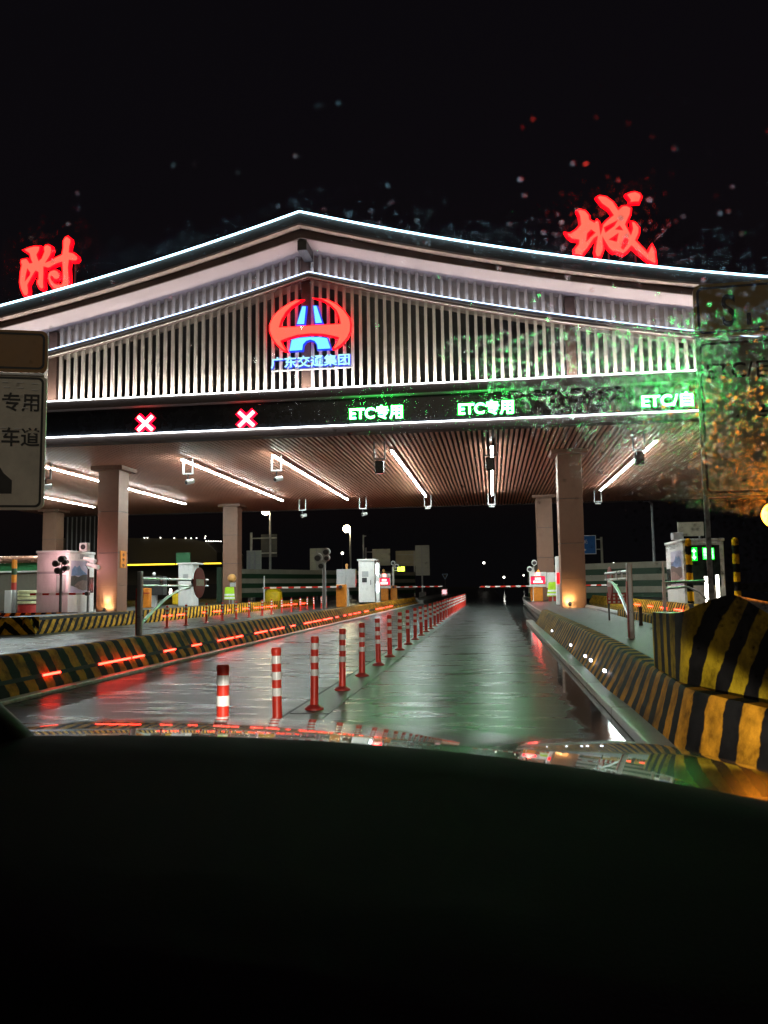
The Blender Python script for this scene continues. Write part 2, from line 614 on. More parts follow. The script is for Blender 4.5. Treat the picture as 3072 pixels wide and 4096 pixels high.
# ------------------------------------------------------------------ kerb walls of the toll islands
def sweep(path, prof, sfun, closed=False):
    """path: (x, y) seen from above; prof: (d, z), d out to the left of the way; returns sheet rows and stripe values"""
    n = len(path)
    arcs = [0.0]
    for i in range(1, n):
        arcs.append(arcs[-1] + math.dist(path[i], path[i - 1]))
    rows, ss = [], []
    for i, (x, y) in enumerate(path):
        a, b = path[max(i - 1, 0)], path[min(i + 1, n - 1)]
        dx, dy = b[0] - a[0], b[1] - a[1]
        l = math.hypot(dx, dy)
        nx, ny = -dy / l, dx / l
        rows.append([(x + nx * d, y + ny * d, z) for d, z in prof])
        ss += [sfun(arcs[i], z, x, y) for d, z in prof]
    return rows, ss


def fine(path, step=0.5):
    out = []
    for a, b in zip(path, path[1:]):
        k = max(1, int(math.dist(a, b) / step))
        out += [(a[0] + (b[0] - a[0]) * i / k, a[1] + (b[1] - a[1]) * i / k) for i in range(k)]
    return out + [path[-1]]


FACE = [(0.30, 0.0), (0.27, 0.10), (0.20, 0.22), (0.095, 0.42), (0.065, 0.475), (0.03, 0.498), (-0.10, 0.50), (-0.13, 0.46), (-0.14, 0.28)]

# island beside the car: bow shaped head towards the traffic
BOW = [(1.55, 25.5), (1.56, 15), (1.53, 10.8), (1.47, 8.0), (1.43, 7.2), (1.40, 6.5), (1.38, 6.1), (1.405, 5.9), (1.48, 5.65), (1.58, 5.3), (1.70, 4.95), (1.9, 4.5), (2.2, 4.1), (2.6, 3.8), (3.0, 3.75),
       (3.35, 3.9), (3.65, 4.4), (3.85, 5.2), (3.9, 6.5), (3.9, 12), (3.9, 25.5)]
bowp = fine(BOW, 0.25)
isl = thing('toll_island', 'grey toll island beside the car, its kerb wall painted in upright yellow and black stripes', 'island', (2.7, 15, 0))
rows, ss = [], []
rr_, ss = sweep([(x, y) for x, y in bowp], [(-1.0, z) for d, z in FACE], lambda a, z, x, y: a + 40)
for (x, y), rw in zip(bowp, rr_):
    k = 0.42 + 0.58 * min(1.0, max(0.0, (y - 6.2) / 3.2))  # the face stands steeper towards the head
    rows.append([(x + (px_ - x) * d * (k if d > 0 else 1.0), y + (py_ - y) * d * (k if d > 0 else 1.0), z) for (px_, py_, z), (d, _) in zip(rw, FACE)])
MB().sheet(rows, 0, ss).build('kerb_wall', M['stripe'], isl, smooth=True)
KERB = [(1.50, 25.52), (1.52, 31), (1.75, 46), (2.05, 57), (2.4, 60), (3.2, 60.5), (3.9, 58), (3.9, 25.52)]
rows, ss = sweep(KERB, [(-0.16, 0.0), (-0.12, 0.36), (-0.06, 0.42), (0.02, 0.42), (0.03, 0.3)], lambda a, z, x, y: 0)
MB().sheet(rows).build('plain_kerb', M['concrete'], isl)
top = [(1.62, 6.5), (1.72, 5.9), (2.0, 5.0), (2.6, 4.2), (3.2, 4.3), (3.7, 5.2), (3.78, 6.5), (3.78, 57), (2.4, 59.5), (2.08, 56.5), (1.78, 46), (1.62, 31)]
MB().slab(top, 0.1, 0.3).build('paved_top', M['paver'], isl)
mb = MB()
for yy in (18.25, 13.9, 11.75, 11.1, 9.75):
    mb2 = MB().box(1.262, yy, 0.226, 1.285, yy + 0.11, 0.256)
    mb2.build('marker_light', M['dot'], isl)
# crash block on the island head
BLK = [(1.435, 7.65), (1.425, 7.15), (1.41, 6.7), (1.415, 6.38), (1.50, 6.17), (1.62, 5.88), (1.73, 5.58), (1.90, 5.2), (2.2, 4.75), (2.6, 4.45), (2.95, 4.4),
       (3.3, 4.6), (3.55, 5.1), (3.65, 5.8), (3.65, 7.65)]
TOPZ = [0.995, 1.0, 1.015, 1.04, 1.11, 1.165, 1.06, 0.90, 0.78, 0.72, 0.72, 0.8, 0.95, 1.0, 1.0]


def spline(pts, k):
    """Catmull-Rom through the points, k steps between each"""
    out = []
    for i in range(len(pts) - 1):
        p0, p1, p2, p3 = pts[max(i - 1, 0)], pts[i], pts[i + 1], pts[min(i + 2, len(pts) - 1)]
        for j in range(k):
            t = j / k
            out.append(tuple(0.5 * (2 * b + (c - a) * t + (2 * a - 5 * b + 4 * c - d) * t * t + (3 * b - a - 3 * c + d) * t ** 3) for a, b, c, d in zip(p0, p1, p2, p3)))
    return out + [pts[-1]]


both = spline([(x, y, z) for (x, y), z in zip(BLK, TOPZ)], 4)
BLK, TOPZ = [(x, y) for x, y, z in both], [z for x, y, z in both]
mb = MB()
n = len(BLK)
arc = 0
vs, sv, NZ = [], [], 9
for i, (x, y) in enumerate(BLK):
    if i:
        arc += math.dist(BLK[i], BLK[i - 1])
    lean = min(1.0, max(0.0, (arc - 0.9) / 0.9))
    ccx, ccy = 2.55, 6.2
    for k in range(NZ):
        h = k / (NZ - 1)
        z = 0.29 + (TOPZ[i] - 0.29) * h
        f = 1 - 0.05 * lean * h * h
        vs.append((ccx + (x - ccx) * f, ccy + (y - ccy) * f, z))
        sv.append(arc + 0.06 + 20 - lean * 0.62 * (max(0, z - 0.5)) ** 1.15)
fs = [(i * NZ + k, (i + 1) * NZ + k, (i + 1) * NZ + k + 1, i * NZ + k + 1) for i in range(n - 1) for k in range(NZ - 1)]
mb.add(vs, fs, 0, sv)
rim = [vs[i * NZ + NZ - 1] for i in range(n)]
cen = [(2.55, 6.2, 0.98)]
mb.add(rim + cen, [(i, i + 1, n) for i in range(n - 1)] + [(n - 1, 0, n)], 1)
mb.add([vs[0], vs[NZ - 1], vs[(n - 1) * NZ + NZ - 1], vs[(n - 1) * NZ]], [(0, 1, 2, 3)], 1)
blk = mb.build('crash_block', [M['stripe_bow'], M['concrete']], None, (2.55, 6, 0), smooth=True)
tag(blk, 'tall curved concrete crash block with slanting yellow and black stripes on the island head', 'crash block')
# ledge along the wall foot
mb = MB()
y = 2.0
while y < 27:
    mb.box(1.085, y, 0.0, 1.31, y + 1.98, 0.088)
    y += 2.0
setting(mb.build('kerb_ledge', M['concrete'], bevel=0.012))
mb = MB()
y = -2.0
while y < 60:
    mb.box(-5.74, y, 0.0, -5.44, y + 1.985, 0.05)
    y += 2.0
setting(mb.build('gutter_ledge', M['paint'], bevel=0.01))

# narrow island left of the lanes
isl = thing('toll_island', 'narrow toll island left of the lanes, red kerb lights in its striped wall', 'island', (-6.4, 20, 0))
P1 = fine([(-5.86, 1.0), (-5.86, 60)], 1.0)
rows, ss = sweep(P1, [(-d, z) for d, z in FACE], lambda a, z, x, y: a + 10 + z * 0.10)
MB().sheet(rows, 0, ss).build('kerb_wall', M['stripe'], isl, smooth=True)
MB().box(-7.15, 1, 0.0, -6.905, 60, 0.31).build('plain_kerb', M['paver'], isl, bevel=0.03)
MB().box(-6.90, 1, 0.1, -5.90, 60, 0.3).build('paved_top', M['paver'], isl)
MB().box(-7.2, 60, 0.0, -5.6, 60.3, 0.42).build('end_kerb', M['concrete'], isl)
MB().box(-7.1, 60.3, 0.0, -5.2, 108, 0.28).build('plain_kerb', M['concrete'], isl)
RED1 = [(9.13, 9.51), (10.51, 11.48), (11.55, 11.95), (12.72, 13.19), (13.96, 14.41), (15.32, 16.29), (16.44, 16.9), (17.8, 18.81), (19.1, 20.37), (21.07, 21.56),
        (22.62, 23.62), (23.77, 24.89), (25.23, 26.67), (27.29, 27.73), (28.84, 29.17), (29.84, 30.38), (30.92, 31.49), (31.86, 32.46), (33.53, 34.63), (36.94, 37.73),
        (38.01, 38.86), (38.9, 39.72), (40.35, 41.3), (41.64, 43.02)]
rows, _s = sweep(P1, [(0.219, 0.188), (0.224, 0.19), (0.214, 0.237), (0.207, 0.237)], lambda a, z, x, y: 0)
rows = [[(2 * -5.86 - x, y, z) for x, y, z in r] for r in rows]
MB().sheet(rows).build('light_channel', M['trim'], isl)
for a, b in RED1:
    MB().box(-5.655, a * 1.045, 0.200, -5.627, b * 1.045, 0.226).build('kerb_light', M['ledstrip'], isl)

# wide island with the pink booth
isl = thing('toll_island', 'wide toll island under the left column with slanted stripes and red kerb lights', 'island', (-17, 40, 0))
sl = lambda a, z, x, y: y - z * 1.7 + x * 0.35
rows, ss = sweep(fine([(-13.86, 22.5), (-13.9, 60)], 1.0), [(-d, z) for d, z in FACE], sl)
MB().sheet(rows, 0, ss).build('kerb_wall', M['stripe_far'], isl, smooth=True)
mb = MB()
hv, hs = [], []
for i in range(9):
    x = -15.5 + i * (1.92 / 8)
    for k in range(5):
        z = k * 0.13
        hv.append((x, 22.45 - 0.0 + abs(i - 4) * 0.06, z))
        hs.append(abs(x + 14.5) + z * 0.9 + 9)
mb.add(hv, [(i * 5 + k, (i + 1) * 5 + k, (i + 1) * 5 + k + 1, i * 5 + k + 1) for i in range(8) for k in range(4)], 0, hs)
mb.box(-15.5, 22.7, 0, -15.3, 28, 0.5)
mb.build('chevron_head', M['stripe_far'], isl)
MB().box(-15.3, 22.72, 0.1, -13.76, 29, 0.49).build('nose_top', M['paver'], isl)
mb = MB()
hv, hs = [], []
for i in range(12):
    x = -21.6 + i * 0.53
    for k in range(4):
        hv.append((x, 29.0, k * 0.16))
        hs.append(x - k * 0.16 * 0.75 + 60)
mb.add(hv, [(i * 4 + k, (i + 1) * 4 + k, (i + 1) * 4 + k + 1, i * 4 + k + 1) for i in range(11) for k in range(3)], 0, hs)
mb.build('kerb_wall', M['stripe_far'], isl)
MB().box(-21.6, 29.02, 0.1, -14.02, 60, 0.3).build('paved_top', M['paver'], isl)
RED2 = [(31.99, 32.98), (33.48, 34.62), (36.64, 37.02), (38.11, 39.08), (39.14, 39.51), (40.28, 40.68), (41.5, 41.91), (42.78, 43.22), (43.44, 43.82), (44.91, 45.8),
        (46.1, 47.11), (47.43, 48.33), (48.58, 49.7), (51.05, 53.88), (54.19, 55.04), (56.02, 57.61)]
for a, b in RED2:
    MB().box(-13.662, a, 0.180, -13.634, b, 0.212).build('kerb_light', M['ledstrip'], isl)
for a, b in ((23.2, 24.3), (24.8, 25.9), (26.3, 27.6)):
    MB().box(-15.545, a, 0.28, -15.515, b, 0.31).build('kerb_light', M['ledstrip'], isl)
for a, b in ((-21.2, -20.2), (-19.9, -18.6), (-18.3, -17.4), (-17.0, -16.2)):
    MB().box(a, 28.95, 0.200, b, 28.975, 0.225).build('kerb_light', M['ledstrip'], isl)

# island of the far right lane
isl = thing('toll_island', 'toll island of the far right lane carrying the white booth', 'island', (9.5, 40, 0))
rows, ss = sweep(fine([(7.2, 60), (7.2, 31.2), (7.6, 30.2), (9, 29.6), (12, 29.6)], 1.0), [(-d, z) for d, z in FACE], lambda a, z, x, y: y - z * 0.7 + x * 0.7)
MB().sheet(rows, 0, ss).build('kerb_wall', M['stripe_far'], isl, smooth=True)
MB().box(7.3, 30.3, 0.1, 13, 60, 0.3).build('paved_top', M['paver'], isl)
for a, b in ((31.2, 32.6), (34, 35.2), (37, 38), (40, 41.5)):
    MB().box(6.955, a, 0.235, 6.985, b, 0.268).build('kerb_light', M['ledstrip'], isl)

# ------------------------------------------------------------------ the canopy
CX0 = -6.55
XS = sorted(set([CX0] + [CX0 + s * (0.05 + 1.15 * i) for i in range(24) for s in (-1, 1)]))
XL, XR = XS[0], XS[-1]


def curve(z0, a, b):
    return lambda x: z0 - a * abs(x - CX0) + b * (x - CX0) ** 2


EAVE = curve(14.80, 0.2925, 0.0045)
LIPZ = curve(14.29, 0.298, 0.0050)
SOF = curve(13.93, 0.274, 0.0037)
RTOP = curve(13.106, 0.2760, 0.0038)
RBOT = curve(12.87, 0.292, 0.0048)


def beam(mb, y0, y1, lo, hi, m=0):
    """a bar that follows the curve of the gable between two heights"""
    vs = []
    for x in XS:
        vs += [(x, y0, lo(x)), (x, y1, lo(x)), (x, y1, hi(x)), (x, y0, hi(x))]
    fs = []
    for i in range(len(XS) - 1):
        o = i * 4
        for k in range(4):
            fs.append((o + k, o + (k + 1) % 4, o + 4 + (k + 1) % 4, o + 4 + k))
    e = (len(XS) - 1) * 4
    fs += [(3, 2, 1, 0), (e, e + 1, e + 2, e + 3)]
    return mb.add(vs, fs, m)


off = lambda f, d: (lambda x: f(x) + d)
can = thing('toll_canopy', 'gabled toll station canopy with lit eaves, cream slats and a brown batten ceiling', 'canopy', (CX0, 40, 0))
beam(MB(), 27.10, 58.5, off(EAVE, -0.14), off(EAVE, -0.012)).build('roof', M['dark'], can)
beam(MB(), 27.03, 27.10, off(LIPZ, 0.05), off(EAVE, -0.05)).build('fascia', M['fascia'], can)
beam(MB(), 26.98, 27.05, off(EAVE, -0.046), off(EAVE, -0.004)).build('eave_light', M['eave'], can)
beam(MB(), 26.97, 27.34, off(LIPZ, -0.03), off(LIPZ, 0.045)).build('eave_lip', M['lip'], can)
beam(MB(), 27.30, 27.37, SOF, off(LIPZ, -0.035)).build('inner_fascia', M['fascia'], can)
beam(MB(), 27.37, 28.95, SOF, off(SOF, 0.08)).build('soffit', M['soffit'], can)
beam(MB(), 29.02, 29.08, off(RTOP, -0.3), off(SOF, 0.1)).build('back_board', M['board'], can)
beam(MB(), 28.42, 28.60, RBOT, off(RTOP, -0.03)).build('gable_rail', M['fascia'], can)
beam(MB(), 28.35, 28.417, off(RBOT, 0.0), off(RBOT, 0.05)).build('rail_moulding', M['slat'], can)
beam(MB(), 28.36, 28.417, off(RBOT, 0.10), off(RBOT, 0.145)).build('rail_moulding', M['slat'], can)
beam(MB(), 28.37, 28.42, off(RTOP, -0.026), off(RTOP, -0.010)).build('rail_light', M['railglow'], can)
beam(MB(), 28.47, 28.53, off(RTOP, -0.029), off(RTOP, -0.022)).build('rail_uplight', M['railup'], can)
lo, up_ = MB(), MB()
x = XL + 0.1
posts = (-16.88, -6.72, 3.0)
while x < XR:
    if all(abs(x - p) > 0.20 for p in posts):
        w = 0.053
        lo.box(x - w, 28.60, 8.56, x + w, 28.73, RBOT(x) + 0.10)
        up_.box(x - w, 28.62, RTOP(x) - 0.02, x + w, 28.73, SOF(x) - 0.004)
    x += 0.3045
lo.build('lower_slat_screen', M['slat'], can)
up_.build('upper_slat_screen', M['slat'], can)
for px in posts + (-27.0, 13.2):
    MB().box(px - 0.17, 28.66, 8.56, px + 0.17, 29.0, SOF(px) - 0.05).build('gable_post', M['postbrown'], can)
MB().box(CX0 - 0.17, 27.4, 13.5, CX0 + 0.17, 28.5, 13.86).build('ridge_beam', M['dark'], can)
MB().box(XL, 28.18, 8.21, XR, 29.1, 8.50).box(XL, 28.18, 8.50, XR, 28.21, 8.555).build('panel_cornice', M['fascia'], can)
MB().box(XL, 28.30, 8.502, XR, 28.38, 8.515).build('wall_washer', M['washer'], can)
MB().box(XL, 28.155, 8.535, XR, 28.178, 8.560).build('upper_strip_light', M['strip'], can)
MB().box(XL, 28.52, 7.232, XR, 29.1, 8.205).build('display_panel', M['panel'], can)
MB().box(XL, 28.47, 7.19, XR, 28.505, 7.222).build('lower_strip_light', M['strip'], can)
MB().box(XL, 28.515, 6.93, XR, 29.09, 7.18).build('ceiling_edge_beam', M['fascia'], can)
mb = MB()
x = XL + 0.05
while x < XR:
    mb.box(x, 29.1, 7.0, x + 0.098, 56.9, 7.09)
    x += 0.2
mb.build('batten_ceiling', M['batten'], can)
MB().box(XL, 29.1, 7.13, XR, 57.0, 7.2).build('ceiling_lining', M['void'], can)
MB().box(XL, 56.9, 6.95, XR, 57.1, 7.5).build('rear_fascia', M['fascia'], can)
MB().box(XL, 33.0, 7.2, XR, 33.06, 9.0).build('roof_void_wall', M['void'], can)
for cxx in (-30.3, -17.35, 3.35, 20.0):
    for cyy in (34.4, 51.6):
        mb = MB()
        h = 0.5
        for a, b in ((0.0, 1.5), (1.506, 2.99), (3.012, 4.89), (4.912, 6.8)):
            mb.box(cxx - h, cyy, a, cxx + h, cyy + 1.0, b)
        mb.box(cxx - h + 0.02, cyy + 0.02, 0, cxx + h - 0.02, cyy + 0.98, 6.8, 1)
        cl = mb.build('column', [M['clad'], M['dark']], can, (cxx, cyy, 0), bevel=0.012)
        MB().box(cxx - 0.76, cyy - 0.26, 6.8, cxx + 0.76, cyy + 1.26, 6.98).build('column_cap', M['clad'], cl)

# yellow notice on the left column
nt_ = thing('notice_plate', 'small yellow upright notice plate with dark marks on the left column', 'notice', (-16.84, 34.9, 2.7))
MB().box(-16.845, 34.62, 2.32, -16.82, 35.22, 3.1).build('plate', M['orange'], nt_)
mb = MB()
for k, z in enumerate((2.42, 2.68, 2.9)):
    mb.box(-16.82, 34.8, z, -16.812, 35.06, z + 0.03)
    mb.box(-16.82, 34.9, z - 0.06, -16.812, 34.95, z + 0.09)
    mb.box(-16.82, 34.76 + 0.06 * k, z + 0.05, -16.812, 35.0, z + 0.075)
mb.build('marks', M['ink'], nt_)

# long tube lights under the ceiling
TUBES = [(-30.4, 34.0, 48.6, 'outermost white tube light, unseen, added behind the left grey sign'), (-26.0, 33.0, 49.6, 'white tube light at the far left showing below the left grey sign'), (-19.6, 33.0, 49.3, 'white tube light passing behind the left column'),  # the first tube is an unseen extra that brightens the guard house
         (-13.05, 32.4, 49.0, 'white tube light over the lane of the outer red cross'), (-8.97, 32.2, 49.5, 'white tube light over the lane of the inner red cross'),
         (-3.96, 32.1, 49.0, 'white tube light over the lane of the left green message'), (0.1, 32.0, 49.3, 'white tube light over the lane of the right green message'),
         (6.48, 32.2, 48.5, 'white tube light right of the front right column')]
for tx, a, b, lab in TUBES:
    t = thing('tube_light', lab, 'ceiling light', (tx, (a + b) / 2, 6.8), 'tube lights under the canopy')
    MB().box(tx - 0.04, a, 6.795, tx + 0.04, a + 1.25, 6.835).box(tx - 0.04, a + 1.33, 6.795, tx + 0.04, b, 6.835).build('diffuser', M['tube'], t)
    mb = MB().box(tx - 0.062, a, 6.836, tx + 0.062, b, 6.86)
    yy = a + 0.6
    while yy < b:
        mb.box(tx - 0.01, yy, 6.858, tx + 0.01, yy + 0.03, 7.0)
        yy += 2.4
    mb.build('housing', M['white'], t)

# hanging frames with their devices
FR = [(-13.0, 33.0, 'cam', 'white hanging frame with a camera over the lane of the outer red cross'), (-9.05, 33.0, 'cam', 'white hanging frame with a camera over the lane of the inner red cross'),
      (-4.3, 30.9, 'box', 'frame with a dark antenna box behind the left green message'), (0.02, 31.0, 'box', 'frame with a dark antenna box behind the right green message'),
      (-3.93, 50.0, 'lamp', 'white hanging frame at the far end of the left green lane'), (0.05, 50.0, 'lamp', 'white hanging frame at the far end of the right green lane'),
      (6.5, 50.0, 'lamp', 'white hanging frame at the far end of the tube light right of the column'), (-12.05, 50.2, 'cam', 'dim hanging frame with camera at the far end over the outer red cross lane'),
      (-8.1, 50.2, 'cam', 'dim hanging frame with camera at the far end over the inner red cross lane'), (-19.6, 33.0, 'cam', 'hanging frame with camera beside the left grey road sign'),
      (5.6, 30.9, 'box', 'dark antenna box hung behind the rightmost green message')]
for fx, fy, kind, lab in FR:
    t = thing('device_frame', lab, 'device frame', (fx, fy, 6.9), 'devices hung under the canopy')
    zb = 6.27
    mb = MB()
    for sx in (-0.21, 0.21):
        mb.box(fx + sx - 0.03, fy - 0.03, zb, fx + sx + 0.03, fy + 0.03, 7.0)
    mb.box(fx - 0.18, fy - 0.03, zb, fx + 0.18, fy + 0.03, zb + 0.06)
    mb.build('frame', M['white'] if kind != 'box' else M['grey'], t)
    if kind == 'cam':
        MB().box(fx - 0.02, fy - 0.02, 6.05, fx + 0.02, fy + 0.02, zb).build('stem', M['dark'], t)
        c = MB().tube([(fx + 0.22, fy + 0.10, 5.98), (fx - 0.02, fy - 0.12, 5.9)], [0.10, 0.12], 10).build('camera_body', M['white'], t, smooth=True)
        MB().tube([(fx - 0.02, fy - 0.125, 5.9), (fx - 0.06, fy - 0.16, 5.885)], [0.085, 0.06], 10).build('lens', M['dark'], c)
    elif kind == 'box':
        MB().box(fx - 0.17, fy - 0.12, 5.72, fx + 0.17, fy + 0.12, 6.22).build('antenna_box', M['panel'], t, bevel=0.02)
    else:
        MB().box(fx - 0.17, fy - 0.05, zb - 0.12, fx + 0.17, fy + 0.05, zb - 0.05).build('device', M['white'], t, bevel=0.01)
        MB().box(fx - 0.03, fy - 0.03, zb - 0.06, fx + 0.03, fy + 0.03, zb).build('stem', M['white'], t)

# ------------------------------------------------------------------ signs on the canopy
FU = [(-1.069,0.398),(-0.965,0.407),(-0.901,0.319),(-0.837,0.214),(-0.759,0.225),(-0.815,0.346),(-0.874,0.569),(-1.141,0.756),(-0.890,0.839),(-0.683,0.874),(-0.439,0.856),(-0.469,0.691),(-0.560,0.529),(-0.475,0.289),(-0.373,0.365),(-0.268,0.609),(-0.298,0.779),(-0.232,0.875),(-0.111,0.891),(0.012,0.823),(0.050,0.670),(-0.013,0.457),(-0.179,0.201),(0.060,0.284),(0.230,0.373),(0.452,0.457),(0.497,0.721),(0.490,0.989),(0.572,1.134),(0.675,1.168),(0.798,1.067),(0.818,0.932),(0.770,0.768),(0.759,0.535),(0.948,0.488),(1.088,0.362),(1.117,0.243),(1.042,0.165),(0.905,0.167),(0.767,0.201),(0.739,-0.063),(0.762,-0.314),(0.782,-0.762),(0.605,-0.866),(0.230,-0.925),(0.125,-0.852),(-0.018,-0.660),(-0.092,-0.455),(-0.080,-0.273),(0.003,-0.162),(0.174,-0.115),(0.313,-0.167),(0.403,-0.322),(0.389,-0.454),(0.271,-0.521),(0.150,-0.488),(0.078,-0.383),(0.027,-0.380),(0.064,-0.482),(0.188,-0.640),(0.362,-0.718),(0.481,-0.709),(0.513,-0.595),(0.503,-0.213),(0.468,0.156),(0.203,0.091),(-0.017,-0.027),(-0.103,-0.046),(-0.260,0.006),(-0.253,-0.244),(-0.260,-0.594),(-0.238,-0.795),(-0.322,-0.872),(-0.427,-0.815),(-0.537,-0.592),(-0.531,-0.476),(-0.480,-0.462),(-0.487,-0.195),(-0.602,-0.137),(-0.652,-0.201),(-0.784,-0.425),(-0.899,-0.635),(-0.866,-0.853),(-0.871,-1.003),(-0.955,-1.081),(-1.060,-1.057),(-1.189,-0.799),(-1.250,-0.511),(-1.228,-0.094),(-1.183,0.154),(-1.230,0.258),(-1.207,0.374)]
FU_HOLES = [[(-0.934,-0.047),(-0.825,-0.189),(-0.840,-0.271),(-1.008,-0.469),(-0.979,-0.262)]]
CHENG = [(-1.462,0.107),(-1.300,0.071),(-1.101,0.194),(-0.955,0.356),(-0.975,0.680),(-1.051,0.870),(-0.945,0.919),(-0.753,0.846),(-0.630,0.675),(-0.614,0.513),(-0.457,0.398),(-0.377,0.506),(-0.296,0.397),(-0.265,0.073),(-0.203,0.298),(-0.058,0.447),(0.163,0.613),(0.023,0.854),(-0.206,1.056),(-0.364,1.300),(-0.259,1.360),(-0.024,1.295),(0.204,1.092),(0.353,0.804),(0.497,0.919),(0.646,0.919),(0.791,0.815),(0.760,0.589),(0.586,0.237),(0.732,-0.093),(0.792,0.084),(0.761,0.349),(0.897,0.304),(1.036,0.088),(1.017,-0.115),(0.901,-0.356),(1.272,-0.813),(1.343,-0.638),(1.432,-0.531),(1.518,-0.741),(1.550,-1.194),(1.464,-1.233),(1.199,-1.034),(0.744,-0.560),(0.600,-0.720),(0.447,-0.811),(0.343,-0.758),(0.218,-0.692),(0.111,-0.707),(-0.033,-0.560),(-0.192,-0.252),(-0.183,-0.572),(-0.278,-0.816),(-0.387,-0.876),(-0.471,-0.825),(-0.507,-0.640),(-0.454,-0.370),(-0.413,-0.144),(-0.490,-0.184),(-0.717,-0.510),(-0.942,-0.768),(-1.187,-0.705),(-1.202,-0.521),(-1.056,-0.348),(-1.040,-0.201),(-1.265,-0.150),(-1.390,-0.025)]
CHENG_HOLES = [[(-0.563,0.142),(-0.453,0.317),(-0.464,0.043),(-0.738,-0.212),(-0.697,0.014)],
    [(-0.132,0.178),(0.249,0.354),(0.169,0.223),(-0.095,0.038)],
    [(0.271,0.101),(0.371,0.185),(0.440,0.066)],
    [(0.043,-0.258),(0.284,-0.105),(0.232,-0.329)],
    [(0.546,-0.216),(0.616,-0.312),(0.589,-0.469),(0.455,-0.618),(0.414,-0.570),(0.485,-0.393)]]
CHENG_DOT = [(0.631,1.322),(0.772,1.379),(0.943,1.399),(1.110,1.316),(1.158,1.198),(1.076,1.010),(0.927,1.022),(0.714,1.005),(0.761,1.116)]
EMBLEM_RING = [(-0.281,1.391),(-0.552,1.387),(-0.886,1.240),(-1.199,1.029),(-1.430,0.771),(-1.535,0.505),(-1.535,0.255),(-1.431,-0.022),(-1.243,-0.282),(-1.036,-0.481),(-0.849,-0.553),(-0.994,-0.338),(-1.097,-0.135),(-0.848,-0.045),(-0.474,0.048),(0.043,0.076),(0.455,0.040),(0.864,-0.059),(1.098,-0.135),(1.025,-0.305),(0.870,-0.533),(0.962,-0.549),(1.208,-0.377),(1.414,-0.163),(1.528,0.077),(1.551,0.344),(1.503,0.594),(1.322,0.874),(1.038,1.141),(0.690,1.339),(0.299,1.406),(0.546,1.307),(0.792,1.135),(0.995,0.915),(1.116,0.659),(1.164,0.387),(0.560,0.392),(0.045,0.391),(-0.555,0.381),(-1.159,0.396),(-1.075,0.666),(-0.907,0.949),(-0.677,1.164)]
EMBLEM_A = [(-0.282,1.150),(-0.117,1.140),(-0.192,0.447),(-0.503,0.455)]
EMBLEM_B = [(0.132,1.145),(0.287,1.136),(0.499,0.458),(0.210,0.454)]
EMBLEM_ARCH = [(-0.692,-0.106),(-0.391,-0.050),(-0.019,-0.036),(0.392,-0.059),(0.679,-0.121),(0.809,-0.540),(0.286,-0.543),(0.267,-0.366),(0.165,-0.216),(0.021,-0.162),(-0.123,-0.200),(-0.238,-0.318),(-0.270,-0.543),(-0.787,-0.546)]



def roof_char(label, ox, oz, loops, extra):
    t = thing('roof_character', label, 'roof letter', (ox, 27.6, oz), 'lit characters of the station name on the roof')
    for k, (lp, holes) in enumerate([(loops[0], loops[1])] + ([(extra, [])] if extra else [])):
        outline_mesh('lit_face', [lp] + holes, M['redface'], 0.05, t, (ox, 27.52, oz), -0.035)
        outline_mesh('letter_return_halo', [lp] + holes, M['rededge'], 0.16, t, (ox, 27.63, oz), 0.03)  # wider glowing plate: letter sides and a painted halo in one
    mb = MB()
    for dx in (-0.9, 0.0, 0.9):
        z0 = EAVE(ox + dx) - 0.02
        mb.tube([(ox + dx, 27.75, z0), (ox + dx, 27.75, oz + 0.5)], 0.03, 6)
    mb.build('support_frame', M['dark'], t)
    return t


roof_char('red lit brush character at the left end of the roof', -16.4, 13.6, (FU, FU_HOLES), None)
roof_char('red lit brush character with a separate dot on the right slope of the roof', 4.3, 13.4, (CHENG, CHENG_HOLES), CHENG_DOT)

lg = thing('emblem_sign', 'red and blue road emblem with blue writing in the middle of the slatted gable', 'emblem sign', (-6.5, 28.4, 10.6))
for nm, lp, a, b in (('red_ring', EMBLEM_RING, 'redface', 'rededge'), ('blue_road_bar', EMBLEM_A, 'blueface', 'blueedge'), ('blue_road_bar', EMBLEM_B, 'blueface', 'blueedge'),
                     ('blue_arch', EMBLEM_ARCH, 'blueface', 'blueedge')):
    f = outline_mesh(nm, [lp], M[a], 0.05, lg, (-6.5, 28.33, 10.6), -0.022)
    e = outline_mesh(nm + '_return', [lp], M[b], 0.12, None, (-6.5, 28.43, 10.6), 0.022)  # glowing plate behind, wider than the face to paint its halo
    e.parent = f
    e.location = (0, 0.10, 0)
f = lettering('company_name', '广东交通集团', M['cyanface'], lg, (-7.98, 28.33, 9.42), 2.98, 0.43, 0.05, 0.010)
for v in f.data.vertices:
    v.co.z += v.co.x * 0.0
e = lettering('company_name_return', '广东交通集团', M['blueedge'], None, (-7.98, 28.43, 9.42), 2.98, 0.43, 0.10, 0.034, edge=0.022)  # grown copy of the writing, its sides and painted blue halo
e.parent = f
e.location = (0, 0.10, 0)
MB().box(-7.95, 28.38, 9.335, -4.98, 28.46, 9.375).build('mounting_rail', M['white'], lg)
mb = MB()
for x in (-7.8, -7.2, -5.8, -5.2):
    mb.box(x - 0.02, 28.47, 9.4, x + 0.02, 28.62, 9.46).box(x - 0.02, 28.42, 10.2, x + 0.02, 28.62, 10.26)
mb.build('mounting_bracket', M['dark'], lg)


